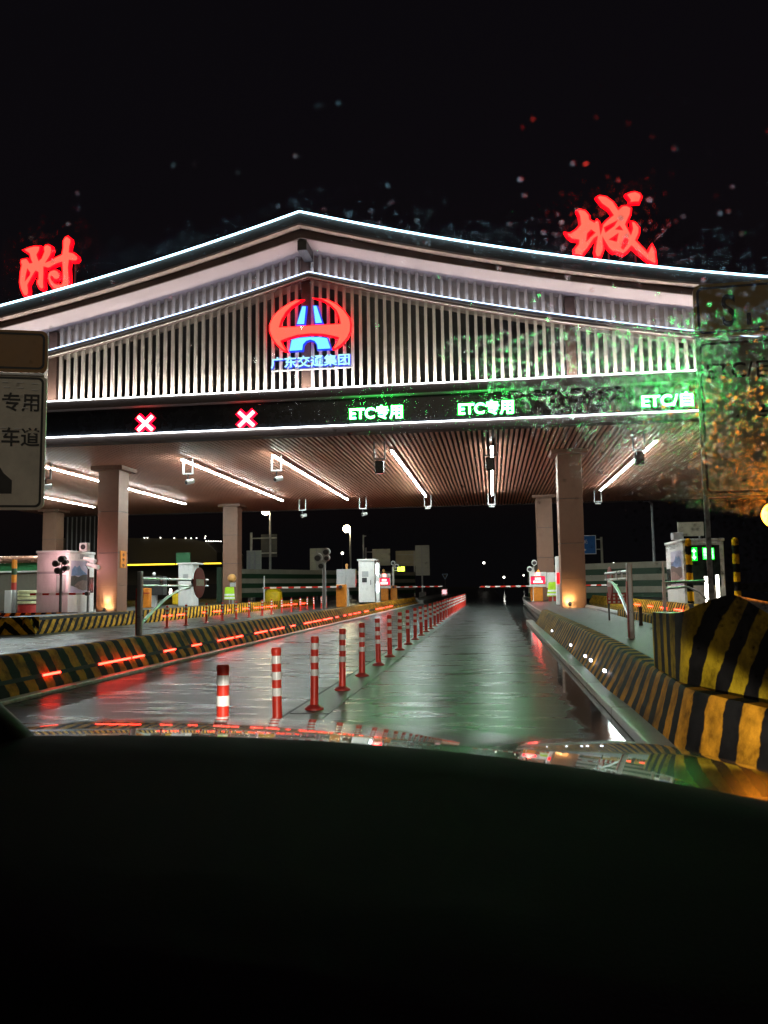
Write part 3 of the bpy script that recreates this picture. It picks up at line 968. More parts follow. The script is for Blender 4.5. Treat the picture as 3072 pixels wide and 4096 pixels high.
def lane_sign(label, body, x0, w, z0=7.375, h=0.51):
    t = thing('lane_sign', label, 'lane sign', (x0 + w / 2, 28.5, 7.62), 'lit lane messages on the display panel')
    lettering('message', body, M['ledgreen'], t, (x0, 28.47, z0), w, h, 0.02, 0.010)
    lettering('message_halo', body, M['greenhalo'], t, (x0, 28.495, z0), w, h, 0.02, 0.036, edge=0.03)  # grown glowing copy behind the letters, a painted halo


lane_sign('green lit message over the left of the two middle lanes', 'ETC专用', -5.04, 1.94)
lane_sign('green lit message over the lane in front of the car', 'ETC专用', -1.06, 1.95)
lane_sign('green lit message with a slash above the right lane, cut by the orange sign', 'ETC/自', 5.33, 1.72)
for x0, lab in ((-13.27, 'red lit cross farthest left on the display panel'), (-9.3, 'red lit cross beside the left green message')):
    t = thing('lane_sign', lab, 'lane sign', (x0 + 0.33, 28.5, 7.6), 'lit lane messages on the display panel')
    for nm, m_, w, yy in (('cross', 'ledred', 0.062, 28.47), ('cross_halo', 'redhalo', 0.145, 28.495)):  # the broader cross behind is a painted red halo
        mb = MB()
        k = w * 0.707
        e_ = 0.0 if nm == 'cross' else 0.02
        for s in (1, -1):
            q = [(-0.29 - e_ - k, s * (-0.27 - e_) + s * k), (-0.29 - e_ + k, s * (-0.27 - e_) - s * k), (0.29 + e_ + k, s * (0.27 + e_) - s * k), (0.29 + e_ - k, s * (0.27 + e_) + s * k)]
            if s < 0:
                q = q[::-1]
            mb.plate([(x0 + 0.33 + a, 7.6 + b) for a, b in q], yy + 0.004 * (s > 0), yy + 0.02)
        mb.build(nm, M[m_], t)


# ------------------------------------------------------------------ lane bollards
ORD = ['nearest', 'second', 'third', 'fourth', 'fifth', 'sixth', 'seventh', 'eighth', 'ninth', 'tenth', 'eleventh', 'twelfth', 'thirteenth', 'fourteenth', 'fifteenth',
       'sixteenth', 'seventeenth', 'eighteenth', 'nineteenth', 'twentieth', 'twenty-first', 'twenty-second', 'twenty-third', 'twenty-fourth', 'twenty-fifth',
       'twenty-sixth', 'twenty-seventh', 'twenty-eighth', 'twenty-ninth', 'thirtieth', 'thirty-first', 'last']


def make_bollard(label, loc, group):
    t = thing('lane_bollard', label, 'bollard', loc, group)
    x, y = loc[0], loc[1]
    z = loc[2]
    MB().lathe([(0.10, z), (0.10, z + 0.018), (0.075, z + 0.035), (0.05, z + 0.05)], x, y, 14).build('base_flange', M['redmetal'], t, smooth=True)
    MB().lathe([(0.046, z + 0.045), (0.042, z + 0.06), (0.040, z + 0.70), (0.043, z + 0.71), (0.043, z + 0.735), (0.036, z + 0.75), (0.02, z + 0.752)], x, y, 14).build('post', M['red'], t, smooth=True)
    for zz, h in ((0.345, 0.066), (0.48, 0.066), (0.615, 0.066)):
        MB().lathe([(0.0395, z + zz), (0.0435, z + zz), (0.0435, z + zz + h), (0.0395, z + zz + h)], x, y, 14).build('reflective_band', M['band'], t, smooth=True)
    return t


b0 = make_bollard('nearest red and white bollard in the row beside the lane', (-1.80, 5.22, 0.006), 'bollards dividing the near lanes')
y = 5.16
for i in range(1, 32):
    y += 1.555 if i < 9 else 1.60
    bb = dup(b0, ((-1.835 if i == 1 else -1.87) + random.uniform(-0.008, 0.008), y, 0.006), ORD[i] + ' red and white bollard in the row beside the lane')
    bb.rotation_euler = (random.uniform(-0.022, 0.022), random.uniform(-0.022, 0.022), random.uniform(0, 6))
b1 = make_bollard('nearest small bollard in the far row behind the left island wall', (-10.85, 25.8, 0.0), 'bollards in the far left lanes')
y = 25.8
for i in range(1, 15):
    y += 1.88
    dup(b1, (-10.9 + random.uniform(-0.06, 0.06), y, 0.0), (ORD[i] if i < 14 else 'last') + ' small bollard in the far row behind the left island wall')


# ------------------------------------------------------------------ swing gates with a no entry disc
def swing_gate(label, x, y, z0, zd=0.0, length=3.6, hd=0.805):
    t = thing('swing_gate', label, 'swing gate', (x, y, z0), 'swing gates at the lane mouths')
    MB().box(x - 0.045, y - 0.045, z0, x + 0.045, y + 0.045, z0 + 1.32).build('gate_post', M['steel'], t, bevel=0.015)
    MB().box(x - 0.058, y - 0.055, z0 + 0.02, x - 0.047, y + 0.05, z0 + 1.0).build('reflective_strip', M['redmetal'], t)
    mb = MB()
    mb.tube([(x, y + 0.06, z0 + 1.18), (x, y + length, z0 + 1.18)], 0.028, 8)
    mb.tube([(x, y + 0.06, z0 + 1.05), (x, y + length, z0 + 1.05)], 0.022, 8)
    for k in range(1, 5):
        yy = y + 0.1 + k * length / 4.3
        mb.box(x - 0.015, yy, z0 + 1.05, x + 0.015, yy + 0.03, z0 + 1.18)
    mb.build('gate_bar', M['steel'], t, smooth=True)
    br = [(x, y + 0.08, z0 + 0.35)]
    for k in range(1, 9):
        q = k / 8
        br.append((x, y + 0.08 + 2.4 * q, z0 + 0.35 + 0.66 * math.sin(q * math.pi / 2)))
    MB().tube(br, 0.03, 8).build('curved_brace', M['steel'], t, smooth=True)
    dy = y + length * hd
    disc = MB()
    ring = [(0.34 * math.cos(2 * math.pi * k / 28), 0.34 * math.sin(2 * math.pi * k / 28)) for k in range(28)]
    ry = R(90)
    vs = []
    for s in (-0.012, 0.012):
        for a, b in ring:
            vs.append((x + 0.06 + s, dy - a, z0 + 1.12 + zd + b))
    disc.add(vs, [tuple(range(28)), tuple(reversed(range(28, 56)))] + [(k, 28 + k, 28 + (k + 1) % 28, (k + 1) % 28) for k in range(28)])
    d = disc.build('no_entry_disc', M['redmetal'], t)
    bar = []
    BS = 1 if x < 0 else -1
    for s, zz in ((-1, -0.075), (1, -0.075), (1, 0.075), (-1, 0.075)):
        a = s * 0.24
        bar.append((x + 0.06 + BS * 0.02, dy - a, z0 + 1.12 + zd + zz))
    MB().add(bar, [(0, 1, 2, 3)]).build('white_bar', M['band'], d)
    return t


swing_gate('steel swing gate with red no entry disc standing on the narrow left island', -6.55, 14.3, 0.3)
swing_gate('steel swing gate with red disc on the island beside the car', 2.36, 14.46, 0.3, length=3.0, hd=0.93, zd=-0.14)
t = thing('crowd_barrier', 'brown and white checked barrier panel behind the right swing gate', 'barrier', (3.3, 21, 0.3))
MB().box(3.0, 22.0, 0.74, 3.62, 22.06, 1.02).build('panel', M['redmetal'], t)
mb = MB()
for i in range(5):
    for k in range(3):
        if True:
            mb.box(3.03 + i * 0.12, 21.985, 0.76 + k * 0.09, 3.085 + i * 0.12, 22.0, 0.81 + k * 0.09)
mb.build('checks', M['band'], t)
MB().box(3.02, 22.02, 0.3, 3.06, 22.08, 0.74).box(3.56, 22.02, 0.3, 3.6, 22.08, 0.74).build('feet', M['dark'], t)
t = thing('guide_post', 'short black guide post on the paved island in front of the right column', 'post', (3.35, 19.2, 0.3))
MB().lathe([(0.05, 0.3), (0.045, 0.34), (0.035, 0.62), (0.045, 0.66), (0.04, 0.72), (0.01, 0.74)], 3.35, 19.2, 10).build('shaft', M['dark'], t, smooth=True)
t = thing('shore_rail', 'low steel rail gate at the mouth of the far right lane', 'rail gate', (4.87, 24, 0))
MB().box(4.83, 23.95, 0, 4.91, 24.05, 1.3).box(4.85, 24.0, 1.68, 4.89, 24.04, 1.9).box(4.84, 23.97, 1.3, 4.9, 24.03, 1.75).build('post', M['steel'], t)
mb = MB()
mb.tube([(4.87, 24, 1.27), (5.95, 23.7, 1.31)], 0.04, 8)
mb.tube([(4.87, 24, 1.10), (5.5, 23.85, 1.15), (5.8, 23.8, 1.0), (6.05, 23.7, 0.7)], 0.03, 8)
mb.build('rails', M['steel'], t, smooth=True)


# ------------------------------------------------------------------ flood lamps at the column feet
def flood(label, x, y, z, aim, energy, tint=(1.0, 0.66, 0.22), cone=110):
    t = thing('flood_lamp', label, 'flood lamp', (x, y, z), 'flood lamps at the column feet')
    a = Vector(aim).normalized()
    c = Vector((x, y, z + 0.2))
    MB().tube([c - a * 0.12, c], [0.07, 0.085], 14).build('housing', M['dark'], t, smooth=True)
    MB().tube([c + a * 0.001, c + a * 0.006], [0.07, 0.07], 14).build('lens', M['flood'], t)
    MB().box(x - 0.06, y - 0.05, z, x + 0.06, y + 0.05, z + 0.015).box(x - 0.012, y - 0.012, z, x + 0.012, y + 0.012, z + 0.16).build('stand', M['dark'], t)
    ld = bpy.data.lights.new('flood_beam', 'SPOT')
    ld.energy = energy
    ld.color = tint
    ld.spot_size = R(cone)
    ld.spot_blend = 0.8
    ld.shadow_soft_size = 0.05
    lo_ = bpy.data.objects.new('flood_beam', ld)
    COL.objects.link(lo_)
    lo_.parent = t
    lo_.location = Vector((0, 0, 0.2)) + a * 0.02
    lo_.rotation_euler = a.to_track_quat('-Z', 'Y').to_euler()
    return t


flood('round dark flood lamp glowing yellow at the foot of the right column', 3.13, 34.05, 0.3, (0.0, 0.75, 0.66), 26)
flood('flood lamp throwing pale light up the left column', -17.3, 34.12, 0.3, (0, 0.42, 0.90), 90, (1.0, 0.86, 0.62), 62)


# ------------------------------------------------------------------ toll booths
def mural(mb, at3, w, h):
    """a printed mountain picture: at3(u, v) gives a point on the wall"""
    def poly(pts, m):
        mb.add([at3(u * w, v * h) for u, v in pts], [tuple(range(len(pts)))], m)
    poly([(0, 0), (1, 0), (1, 1), (0, 1)], 0)
    return mb


M['print_sky'] = mat('printed_lilac_sky', (0.50, 0.48, 0.62), 0.4, vary=0.15, scale=2)
M['print_peak'] = mat('printed_blue_peak', (0.14, 0.27, 0.5), 0.4, vary=0.35, scale=7)
M['print_dark'] = mat('printed_dark_trees', (0.075, 0.085, 0.08), 0.4, vary=0.5, scale=10)
M['print_rock'] = mat('printed_rocks', (0.26, 0.20, 0.18), 0.4, vary=0.4, scale=9)


def booth(label, x0, x1, y0, y1, z0, z1, side, mural_side):
    t = thing('toll_booth', label, 'toll booth', ((x0 + x1) / 2, (y0 + y1) / 2, z0))
    MB().box(x0, y0, z0, x1, y1, z1 - 0.12).build('booth_body', M['white'], t, bevel=0.03)
    MB().box(x0 - 0.04, y0 - 0.04, z1 - 0.12, x1 + 0.04, y1 + 0.04, z1).build('booth_roof', M['white'], t, bevel=0.03)
    sx = x1 if mural_side > 0 else x0
    e = 0.006 * mural_side
    L_ = y1 - y0

    def P(u, v, k):
        return (sx + e * k, y0 + u * L_, z0 + v * (z1 - z0))
    parts = [('mural_sky', 'print_sky', [(0.08, 0.32), (0.70, 0.32), (0.70, 0.84), (0.08, 0.84)], 1),
             ('mural_peak', 'print_peak', [(0.10, 0.60), (0.12, 0.70), (0.22, 0.76), (0.30, 0.73), (0.40, 0.77), (0.48, 0.70), (0.60, 0.66), (0.69, 0.63), (0.69, 0.60)], 2),
             ('mural_trees', 'print_dark', [(0.08, 0.44), (0.34, 0.40), (0.70, 0.44), (0.70, 0.62), (0.52, 0.615), (0.36, 0.58), (0.22, 0.60), (0.08, 0.59)], 3),
             ('mural_rocks', 'print_rock', [(0.20, 0.44), (0.36, 0.385), (0.54, 0.36), (0.69, 0.37), (0.69, 0.52), (0.52, 0.53), (0.34, 0.50)], 4)]
    for nm, m_, poly, k in parts:
        MB().add([P(u, v, k) for u, v in poly], [tuple(range(len(poly)))]).build(nm, M[m_], t)
    q = [(0.74, 0.32), (0.97, 0.32), (0.97, 0.58), (0.74, 0.58)]
    MB().add([P(u, v, 2) for u, v in q], [(0, 1, 2, 3)]).build('service_window', M['glass'], t)
    mb = MB()
    for k in range(4):
        q = [(0.4, 0.88 + k * 0.02), (0.74, 0.88 + k * 0.02), (0.74, 0.888 + k * 0.02), (0.4, 0.888 + k * 0.02)]
        mb.add([P(u, v, 2) for u, v in q], [(0, 1, 2, 3)])
    mb.build('vent', M['dark'], t)
    return t


bl = booth('pink lit toll booth with a mountain mural left of the left column', -20.35, -18.82, 33.7, 36.05, 0.3, 3.12, 1, 1)
bx = absloc(bl)
MB().box(-19.35, 33.665, 1.28, -18.98, 33.695, 1.98).build('front_window', M['pane'], bl)
MB().box(-19.39, 33.67, 1.24, -18.94, 33.69, 2.02).build('window_frame', M['grey'], bl)
MB().box(-20.25, 33.66, 2.08, -19.25, 33.70, 2.18).build('front_rail', M['grey'], bl)
t = thing('roof_unit', 'small white box with a round grille on the pink booth roof', 'air unit', (-18.5, 35, 3.12))
MB().box(-18.83, 34.6, 3.12, -18.45, 34.9, 3.5).build('casing', M['white'], t, bevel=0.02)
MB().tube([(-18.64, 34.598, 3.31), (-18.64, 34.585, 3.31)], 0.12, 14).build('grille', M['dark'], t)

br_ = booth('white toll booth with striped corner posts and green display at the right', 7.58, 9.15, 33.4, 36.6, 0.3, 3.03, -1, -1)
MB().box(7.78, 33.36, 1.15, 8.98, 33.397, 2.78).build('front_window', M['glass'], br_)
mb = MB()
for a in ((7.70, 1.08, 7.80, 2.86), (8.97, 1.08, 9.10, 2.86), (7.80, 2.76, 8.97, 2.86), (7.80, 1.08, 8.97, 1.16)):
    mb.box(a[0], 33.33, a[1], a[2], 33.41, a[3])
mb.build('window_frame', M['white'], br_, bevel=0.01)
gd = MB().box(7.82, 33.28, 2.15, 8.80, 33.355, 2.70).build('message_board', M['panel'], br_)
mb = MB()
mb.plate([(7.87, 2.5), (7.97, 2.64), (8.07, 2.5), (8.0, 2.5), (8.0, 2.42), (7.94, 2.42), (7.94, 2.5)], 33.262, 33.278)
mb.plate([(7.87, 2.30), (7.94, 2.30), (7.94, 2.40), (8.0, 2.40), (8.0, 2.30), (8.07, 2.30), (7.97, 2.17)], 33.262, 33.278)
mb.build('arrow_light', M['ledboard'], br_)
mb = MB()
for i in range(2):
    for k in range(2):
        xx, zz = 8.33 + i * 0.2, 2.22 + k * 0.215
        for s in range(4):
            mb.box(xx, 33.262, zz + s * 0.052, xx + 0.18, 33.276, zz + s * 0.052 + 0.03)
        mb.box(xx + 0.08, 33.262, zz, xx + 0.11, 33.2755, zz + 0.185)
mb.build('message_light', M['ledboard'], br_)
MB().box(7.84, 33.266, 2.14, 8.09, 33.279, 2.67).build('arrow_halo', M['greenhalo'], br_)  # glowing plates behind arrow and message paint their green halo
MB().box(8.30, 33.268, 2.18, 8.74, 33.279, 2.66).build('message_halo', M['greenhalo'], br_)
MB().box(7.35, 33.9, 3.035, 7.75, 34.4, 3.33).build('roof_box', M['grey'], br_, bevel=0.02)
for px in (7.70, 9.47):
    t = thing('corner_post', ('yellow and black ringed guard post at the left corner of the right booth' if px < 8 else 'yellow and black ringed guard post right of the right booth'), 'guard post',
              (px, 33.0, 0.3), 'guard posts at the right booth')
    mb = MB()
    prof = [(0.125, 0.3 + 0.075 * k) for k in range(36)] + [(0.08, 3.0), (0.01, 3.02)]
    n = 18
    vs, fs, sv = [], [], []
    for r, z in prof:
        for k in range(n):
            a = 2 * math.pi * k / n
            vs.append((px + r * math.cos(a), 33.0 + r * math.sin(a), z))
            sv.append(z + 0.36 + 4.4)
    for i in range(len(prof) - 1):
        for k in range(n):
            fs.append((i * n + k, i * n + (k + 1) % n, (i + 1) * n + (k + 1) % n, (i + 1) * n + k))
    mb.add(vs, fs, 0, sv).build('shaft', striped('ringed_post_paint_' + str(int(px)), 0.72, light=(0.75, 0.38, 0.01), wear=0.15, duty=0.5), t, smooth=True)
for k, (xx, z0, z1, w) in enumerate(((8.31, 0.45, 1.5, 0.075), (8.71, 0.6, 1.55, 0.045))):
    t = thing('bar_lamp', ('broad upright white bar lamp in front of the right booth' if k == 0 else 'slim upright white bar lamp in front of the right booth'), 'bar lamp', (xx, 32.9, 0.3), 'bar lamps at the right booth')
    MB().box(xx - w, 32.86, z0, xx + w, 32.9, z1).build('diffuser', M['lampwhite'], t)
    MB().box(xx - w - 0.02, 32.905, 0.3, xx + w + 0.02, 32.96, z1 + 0.03).build('stand', M['steel'], t)
t = thing('awning_board', 'dim beige board standing above the right booth roof', 'board', (8.2, 34.5, 3.1))
MB().box(7.68, 34.5, 3.2, 8.7, 34.6, 3.78).build('board', M['bandbeige'], t)
MB().box(7.8, 34.52, 3.03, 7.86, 34.58, 3.2).box(8.5, 34.52, 3.03, 8.56, 34.58, 3.2).build('legs', M['grey'], t)


# ------------------------------------------------------------------ cabinets, posts and cameras on the islands
def camera_cluster(label, x, y, z0, z1, heads, m='grey', r=0.055, lit=None):
    t = thing('camera_pole', label, 'camera pole', (x, y, z0), 'camera poles on the islands')
    MB().lathe([(r * 2.4, z0), (r * 2.4, z0 + 0.02), (r, z0 + 0.05), (r * 0.9, z1)], x, y, 12).build('pole', M[m], t, smooth=True)
    for hx, hy, hz, hr, l in heads:
        c = MB().tube([(x + hx, y + hy + l, z1 + hz + 0.03), (x + hx, y + hy - l, z1 + hz)], [hr * 0.9, hr], 12).build('camera_head', M[m], t, smooth=True)
        MB().tube([(x + hx, y + hy - l - 0.002, z1 + hz), (x + hx, y + hy - l - 0.02, z1 + hz)], [hr * 0.72, hr * 0.5], 12).build('lens', M['dark'], c)
        if lit:
            MB().tube([(x + hx, y + hy + l + 0.002, z1 + hz + 0.03), (x + hx, y + hy + l + 0.012, z1 + hz + 0.03)], [hr * 0.8, hr * 0.8], 12).build('added_fill_lens', lit, c)  # added glow on the far side of each head, brightens what stands behind
    if heads:
        mb = MB()
        for hx, hy, hz, hr, l in heads:
            mb.tube([(x, y, z1 - 0.08), (x + hx * 0.8, y + hy, z1 + hz - hr)], 0.025, 6)
        mb.build('bracket', M[m], t)
    return t


camera_cluster('dark pole with clustered round lamps in front of the pink booth', -18.55, 32.6, 0.3, 2.15, [(-0.22, 0, 0.33, 0.15, 0.12), (0.08, -0.05, 0.52, 0.15, 0.12), (-0.12, 0, 0.02, 0.15, 0.12), (0.22, 0, 0.12, 0.13, 0.12), (0.2, 0, 0.38, 0.12, 0.1)], 'lampgrey', 0.06, M['boothfill'])  # back lenses lit as added fill on the booth
t = camera_cluster('pole with two long white cameras between the pink booth and the column', -18.35, 34.6, 0.3, 2.3, [], 'dark', 0.05)
for dx, z in ((0.0, 2.78), (0.16, 2.5)):
    MB().tube([(-18.5 + dx, 34.5, z), (-17.85 + dx, 34.25, z - 0.16)], [0.09, 0.1], 8).build('camera_body', M['white'], t, smooth=True)
MB().tube([(-18.35, 34.6, 2.25), (-18.45, 34.55, 2.45), (-18.2, 34.5, 2.72)], 0.03, 6).build('bracket', M['dark'], t)
camera_cluster('grey pole with round camera heads on the narrow island', -7.0, 33.0, 0.3, 2.35, [(-0.24, -0.05, 0.18, 0.19, 0.14), (0.10, 0, 0.42, 0.17, 0.14), (-0.10, -0.05, -0.16, 0.16, 0.13), (0.12, 0, 0.16, 0.14, 0.12)], 'grey', 0.085)
t = camera_cluster('white pole with two cameras and a lime signal lamp', -7.43, 60.0, 0.28, 2.8, [(0.02, -0.05, 0.28, 0.17, 0.15), (0.28, -0.05, 0.05, 0.16, 0.15)], 'white', 0.085)
MB().box(-7.08, 59.9, 2.46, -6.86, 60.0, 2.78).box(-6.82, 59.9, 2.46, -6.56, 60.0, 2.80).build('signal_lamp', M['limelamp'], t)
MB().box(-7.43, 59.98, 2.5, -7.05, 60.05, 2.56).build('lamp_arm', M['white'], t)
camera_cluster('white pole with two round cameras behind the right message post', 2.45, 49.4, 0.3, 2.2, [(-0.22, -0.05, 0.03, 0.18, 0.14), (0.06, 0, 0.42, 0.17, 0.14)], 'white', 0.07)


def message_post(label, x, y, z0, zb, zt, w, red=True):
    t = thing('message_post', label, 'message post', (x, y, z0), 'message posts at the exit booms')
    MB().box(x - w / 2, y, zb, x + w / 2, y + 0.22, zt).build('display_case', M['white'], t, bevel=0.02)
    h = zt - zb
    MB().box(x - w * 0.42, y - 0.012, zb + h * 0.18, x + w * 0.42, y - 0.001, zb + h * 0.72).build('display_face', M['panel'], t)
    mb = MB()
    for s in (1, -1):
        a = 0.085
        q = [(-a - 0.02, -s * a + s * 0.02), (-a + 0.02, -s * a - s * 0.02), (a + 0.02, s * a - s * 0.02), (a - 0.02, s * a + s * 0.02)]
        mb.plate([(x + p, zt - h * 0.13 + q_) for p, q_ in (q if s > 0 else q[::-1])], y - 0.018 + 0.003 * s, y - 0.004)
    mb.build('cross_light', M['ledred'], t)
    mb = MB()
    for row, (ww, zz) in enumerate(((0.36, 0.56), (0.36, 0.48), (0.56, 0.36), (0.56, 0.28))):
        k = int(ww / 0.12)
        for i in range(k):
            xx = x - ww / 2 * w + i * ww * w / k
            mb.box(xx + 0.008, y - 0.02, zb + h * zz, xx + ww * w / k - 0.008, y - 0.012, zb + h * (zz + 0.055))
    mb.build('message_light', M['ledred'], t)
    MB().box(x - w * 0.40, y - 0.0135, zb + h * 0.24, x + w * 0.40, y - 0.0125, zb + h * 0.66).build('message_halo', M['redhalo'], t)  # glowing sheet behind the writing, a painted red halo
    MB().box(x - 0.27, y + 0.02, z0, x + 0.27, y + 0.5, zb - 0.02).build('pillar', M['orange'], t, bevel=0.03)
    return t


t = message_post('orange pillar with red lit message case beside the tall white cabinet', -7.85, 58.0, 0.3, 1.2, 2.28, 0.95)
MB().lathe([(0.07, 2.28), (0.07, 2.36), (0.09, 2.38), (0.09, 2.55), (0.03, 2.6)], -7.9, 58.1, 10).build('beacon', M['amberplastic'], t, smooth=True)
t = message_post('red lit message case on an orange pillar beside the right columns', 2.68, 49.0, 0.3, 1.16, 2.05, 1.0)
MB().lathe([(0.08, 2.05), (0.08, 2.12), (0.02, 2.2)], 2.72, 49.1, 10).build('beacon', M['amberlamp'], t, smooth=True)
t = thing('machine_cabinet', 'pale cabinet right of the right red message case', 'cabinet', (3.5, 49.1, 0.3))
MB().box(3.2, 49.05, 1.1, 3.85, 49.4, 2.02).build('case', M['white'], t, bevel=0.02)
MB().box(3.3, 49.1, 0.3, 3.75, 49.4, 1.09).build('stand', M['redmetal'], t)


def boom(label, x, y, z, dx, length, group='red and white booms', body=None, half=0.24):
    t = thing('barrier_boom', label, 'barrier boom', (x, y, 0.3), group)
    vs, fs, sv = [], [], []
    n = 8
    K = int(length / 0.3)
    mb = MB()
    for i in range(K + 1):
        xx = x + dx * length * i / K
        for k in range(4):
            a = (k + 0.5) * math.pi / 2
            mb.v.append((xx, y + 0.05 * math.cos(a), z + 0.062 * math.sin(a)))
            mb.s.append(length * i / K + 5.01)
    for i in range(K):
        for k in range(4):
            mb.f.append((i * 4 + k, i * 4 + (k + 1) % 4, i * 4 + 4 + (k + 1) % 4, i * 4 + 4 + k))
            mb.m.append(0)
    mb.build('boom_arm', M['stripe_boom'], t)
    MB().box(x - half, y + 0.08, 0.3, x + half, y + 0.08 + half * 1.75, z + 0.12).build('drive_box', M[body or 'orange'], t, bevel=0.03)
    MB().tube([(x, y - 0.06, z), (x, y + 0.12, z)], 0.09, 10).build('hub', M['dark'], t)
    return t


boom('thin dark red boom lowered in front of the pink booth', -17.55, 33.0, 1.17, -1, 2.65, body='grey', half=0.05)
boom('lowered boom across the left near lane with orange drive box', -7.25, 58.6, 1.28, 1, 3.6)
boom('lowered boom reaching in from the right message post', 2.5, 49.6, 1.22, -1, 3.3)
boom('lowered boom right of the front right column', 4.4, 49.6, 1.22, 1, 3.0)
boom('long lowered boom across the far left lanes with brown orange drive box', -7.58, 39.6, 1.32, -1, 4.0)
t = thing('control_box', 'grey box cabinet on a stalk with an amber beacon beside the tall white cabinet', 'control box', (-9.5, 52, 0))
MB().box(-10.2, 52, 1.28, -9.58, 52.45, 2.5).box(-9.565, 52, 1.28, -8.95, 52.45, 2.5).build('case', M['grey'], t, bevel=0.02)
MB().box(-9.65, 52.1, 0.0, -9.4, 52.3, 1.28).build('stalk', M['grey'], t)
MB().lathe([(0.08, 2.5), (0.08, 2.68), (0.1, 2.7), (0.1, 2.82), (0.03, 2.86)], -9.55, 52.2, 10).build('beacon', M['amberplastic'], t, smooth=True)
t = thing('equipment_cabinet', 'tall white equipment cabinet with a square window on the narrow island', 'cabinet', (-7.95, 50.9, 0.3))
MB().box(-8.55, 50.9, 0.33, -7.5, 51.9, 2.98).build('case', M['white'], t, bevel=0.03)
MB().box(-8.64, 50.82, 2.98, -7.38, 52.0, 3.10).build('cabinet_roof', M['white'], t, bevel=0.03)
w_ = MB().box(-8.36, 50.86, 1.55, -7.86, 50.9, 2.35).build('window_frame', M['white'], t)
MB().box(-8.32, 50.85, 1.95, -7.90, 50.862, 2.31).build('blind', M['grey'], w_)
MB().box(-8.32, 50.85, 1.6, -8.0, 50.862, 1.9).build('pane', M['dark'], w_)
MB().box(-7.78, 50.87, 1.45, -7.74, 50.9, 1.75).build('handle', M['dark'], t)
t = thing('bar_lamp', 'white post with two cool bar lights right of the tall white cabinet', 'bar lamp', (-7.27, 50.5, 0.3))
MB().box(-7.37, 50.5, 0.3, -7.13, 50.7, 2.85).build('post', M['white'], t, bevel=0.03)
MB().box(-7.34, 50.47, 2.1, -7.2, 50.5, 2.72).build('bar_light', M['lampblue'], t)
MB().box(-7.34, 50.47, 0.98, -7.2, 50.5, 1.52).build('bar_light', M['lampblue'], t)
t = thing('equipment_cabinet', 'slim white cabinet edge with red lights behind the front right column', 'cabinet', (2.9, 40.2, 0.3))
MB().box(3.08, 40.0, 0.3, 3.7, 40.6, 2.66).build('case', M['white'], t, bevel=0.03)
MB().box(3.09, 39.97, 1.32, 3.26, 40.0, 1.85).build('message_light', M['rededge'], t)
t = thing('kiosk', 'pale pink kiosk cabinet behind the no entry disc of the left gate', 'kiosk', (-18.7, 47.3, 0.3))
MB().box(-19.2, 47.3, 0.3, -18.3, 48.4, 2.84).build('case', M['white'], t, bevel=0.03)
MB().box(-19.28, 47.22, 2.84, -18.0, 48.5, 2.95).build('kiosk_roof', M['white'], t, bevel=0.03)
MB().box(-18.88, 47.27, 1.95, -18.56, 47.3, 2.25).build('window', M['grey'], t)
t = thing('sign_board', 'green board above the pale pink kiosk', 'sign board', (-22, 55, 0))
MB().box(-22.5, 55, 3.2, -21.45, 55.08, 3.95).build('board', M['green'], t)
MB().box(-22.05, 55.08, 0, -21.95, 55.16, 3.9).build('post', M['grey'], t)
t = thing('control_box', 'dark grey box behind the left swing gate with a small white ball lamp', 'control box', (-19.8, 45, 0.3))
MB().box(-20.5, 45, 1.0, -19.2, 45.6, 2.1).build('case', M['dark'], t, bevel=0.02)
MB().box(-20.0, 45.1, 0.3, -19.7, 45.4, 1.0).build('stalk', M['grey'], t)
MB().ball((-19.85, 45.2, 2.24), 0.11, 0, 8).build('ball_lamp', M['band'], t, smooth=True)
t = thing('boom_machine', 'orange boom machine post left of the pale pink kiosk', 'boom machine', (-19.6, 43.5, 0.3))
MB().box(-19.75, 43.5, 0.3, -19.4, 43.9, 1.42).build('case', M['orange'], t, bevel=0.03)
MB().box(-19.8, 43.45, 1.1, -19.35, 43.5, 1.16).build('arm_clamp', M['redmetal'], t)
t = thing('crash_drum', 'yellow crash box with a white lamp behind the left striped wall', 'crash box', (-21.6, 53, 0.3))
MB().box(-21.95, 53, 0.3, -21.35, 53.5, 1.05).build('shell', M['yellow'], t, bevel=0.05)
MB().box(-22.12, 52.95, 1.0, -21.98, 53.0, 1.35).build('lamp', M['lampwhite'], t)
t = thing('crash_drum', 'yellow crash drum beside the rear left column', 'crash box', (-15.6, 56, 0.0))
MB().lathe([(0.6, 0.1), (0.66, 0.5), (0.62, 1.05), (0.4, 1.25), (0.05, 1.3)], -15.6, 56, 16).build('shell', M['yellow'], t, smooth=True)
MB().box(-16.2, 55.2, 0.0, -15.9, 55.4, 0.2).box(-16.1, 55.25, 0.2, -16.03, 55.32, 2.2).build('marker', M['lampwhite'] if False else M['band'], t)


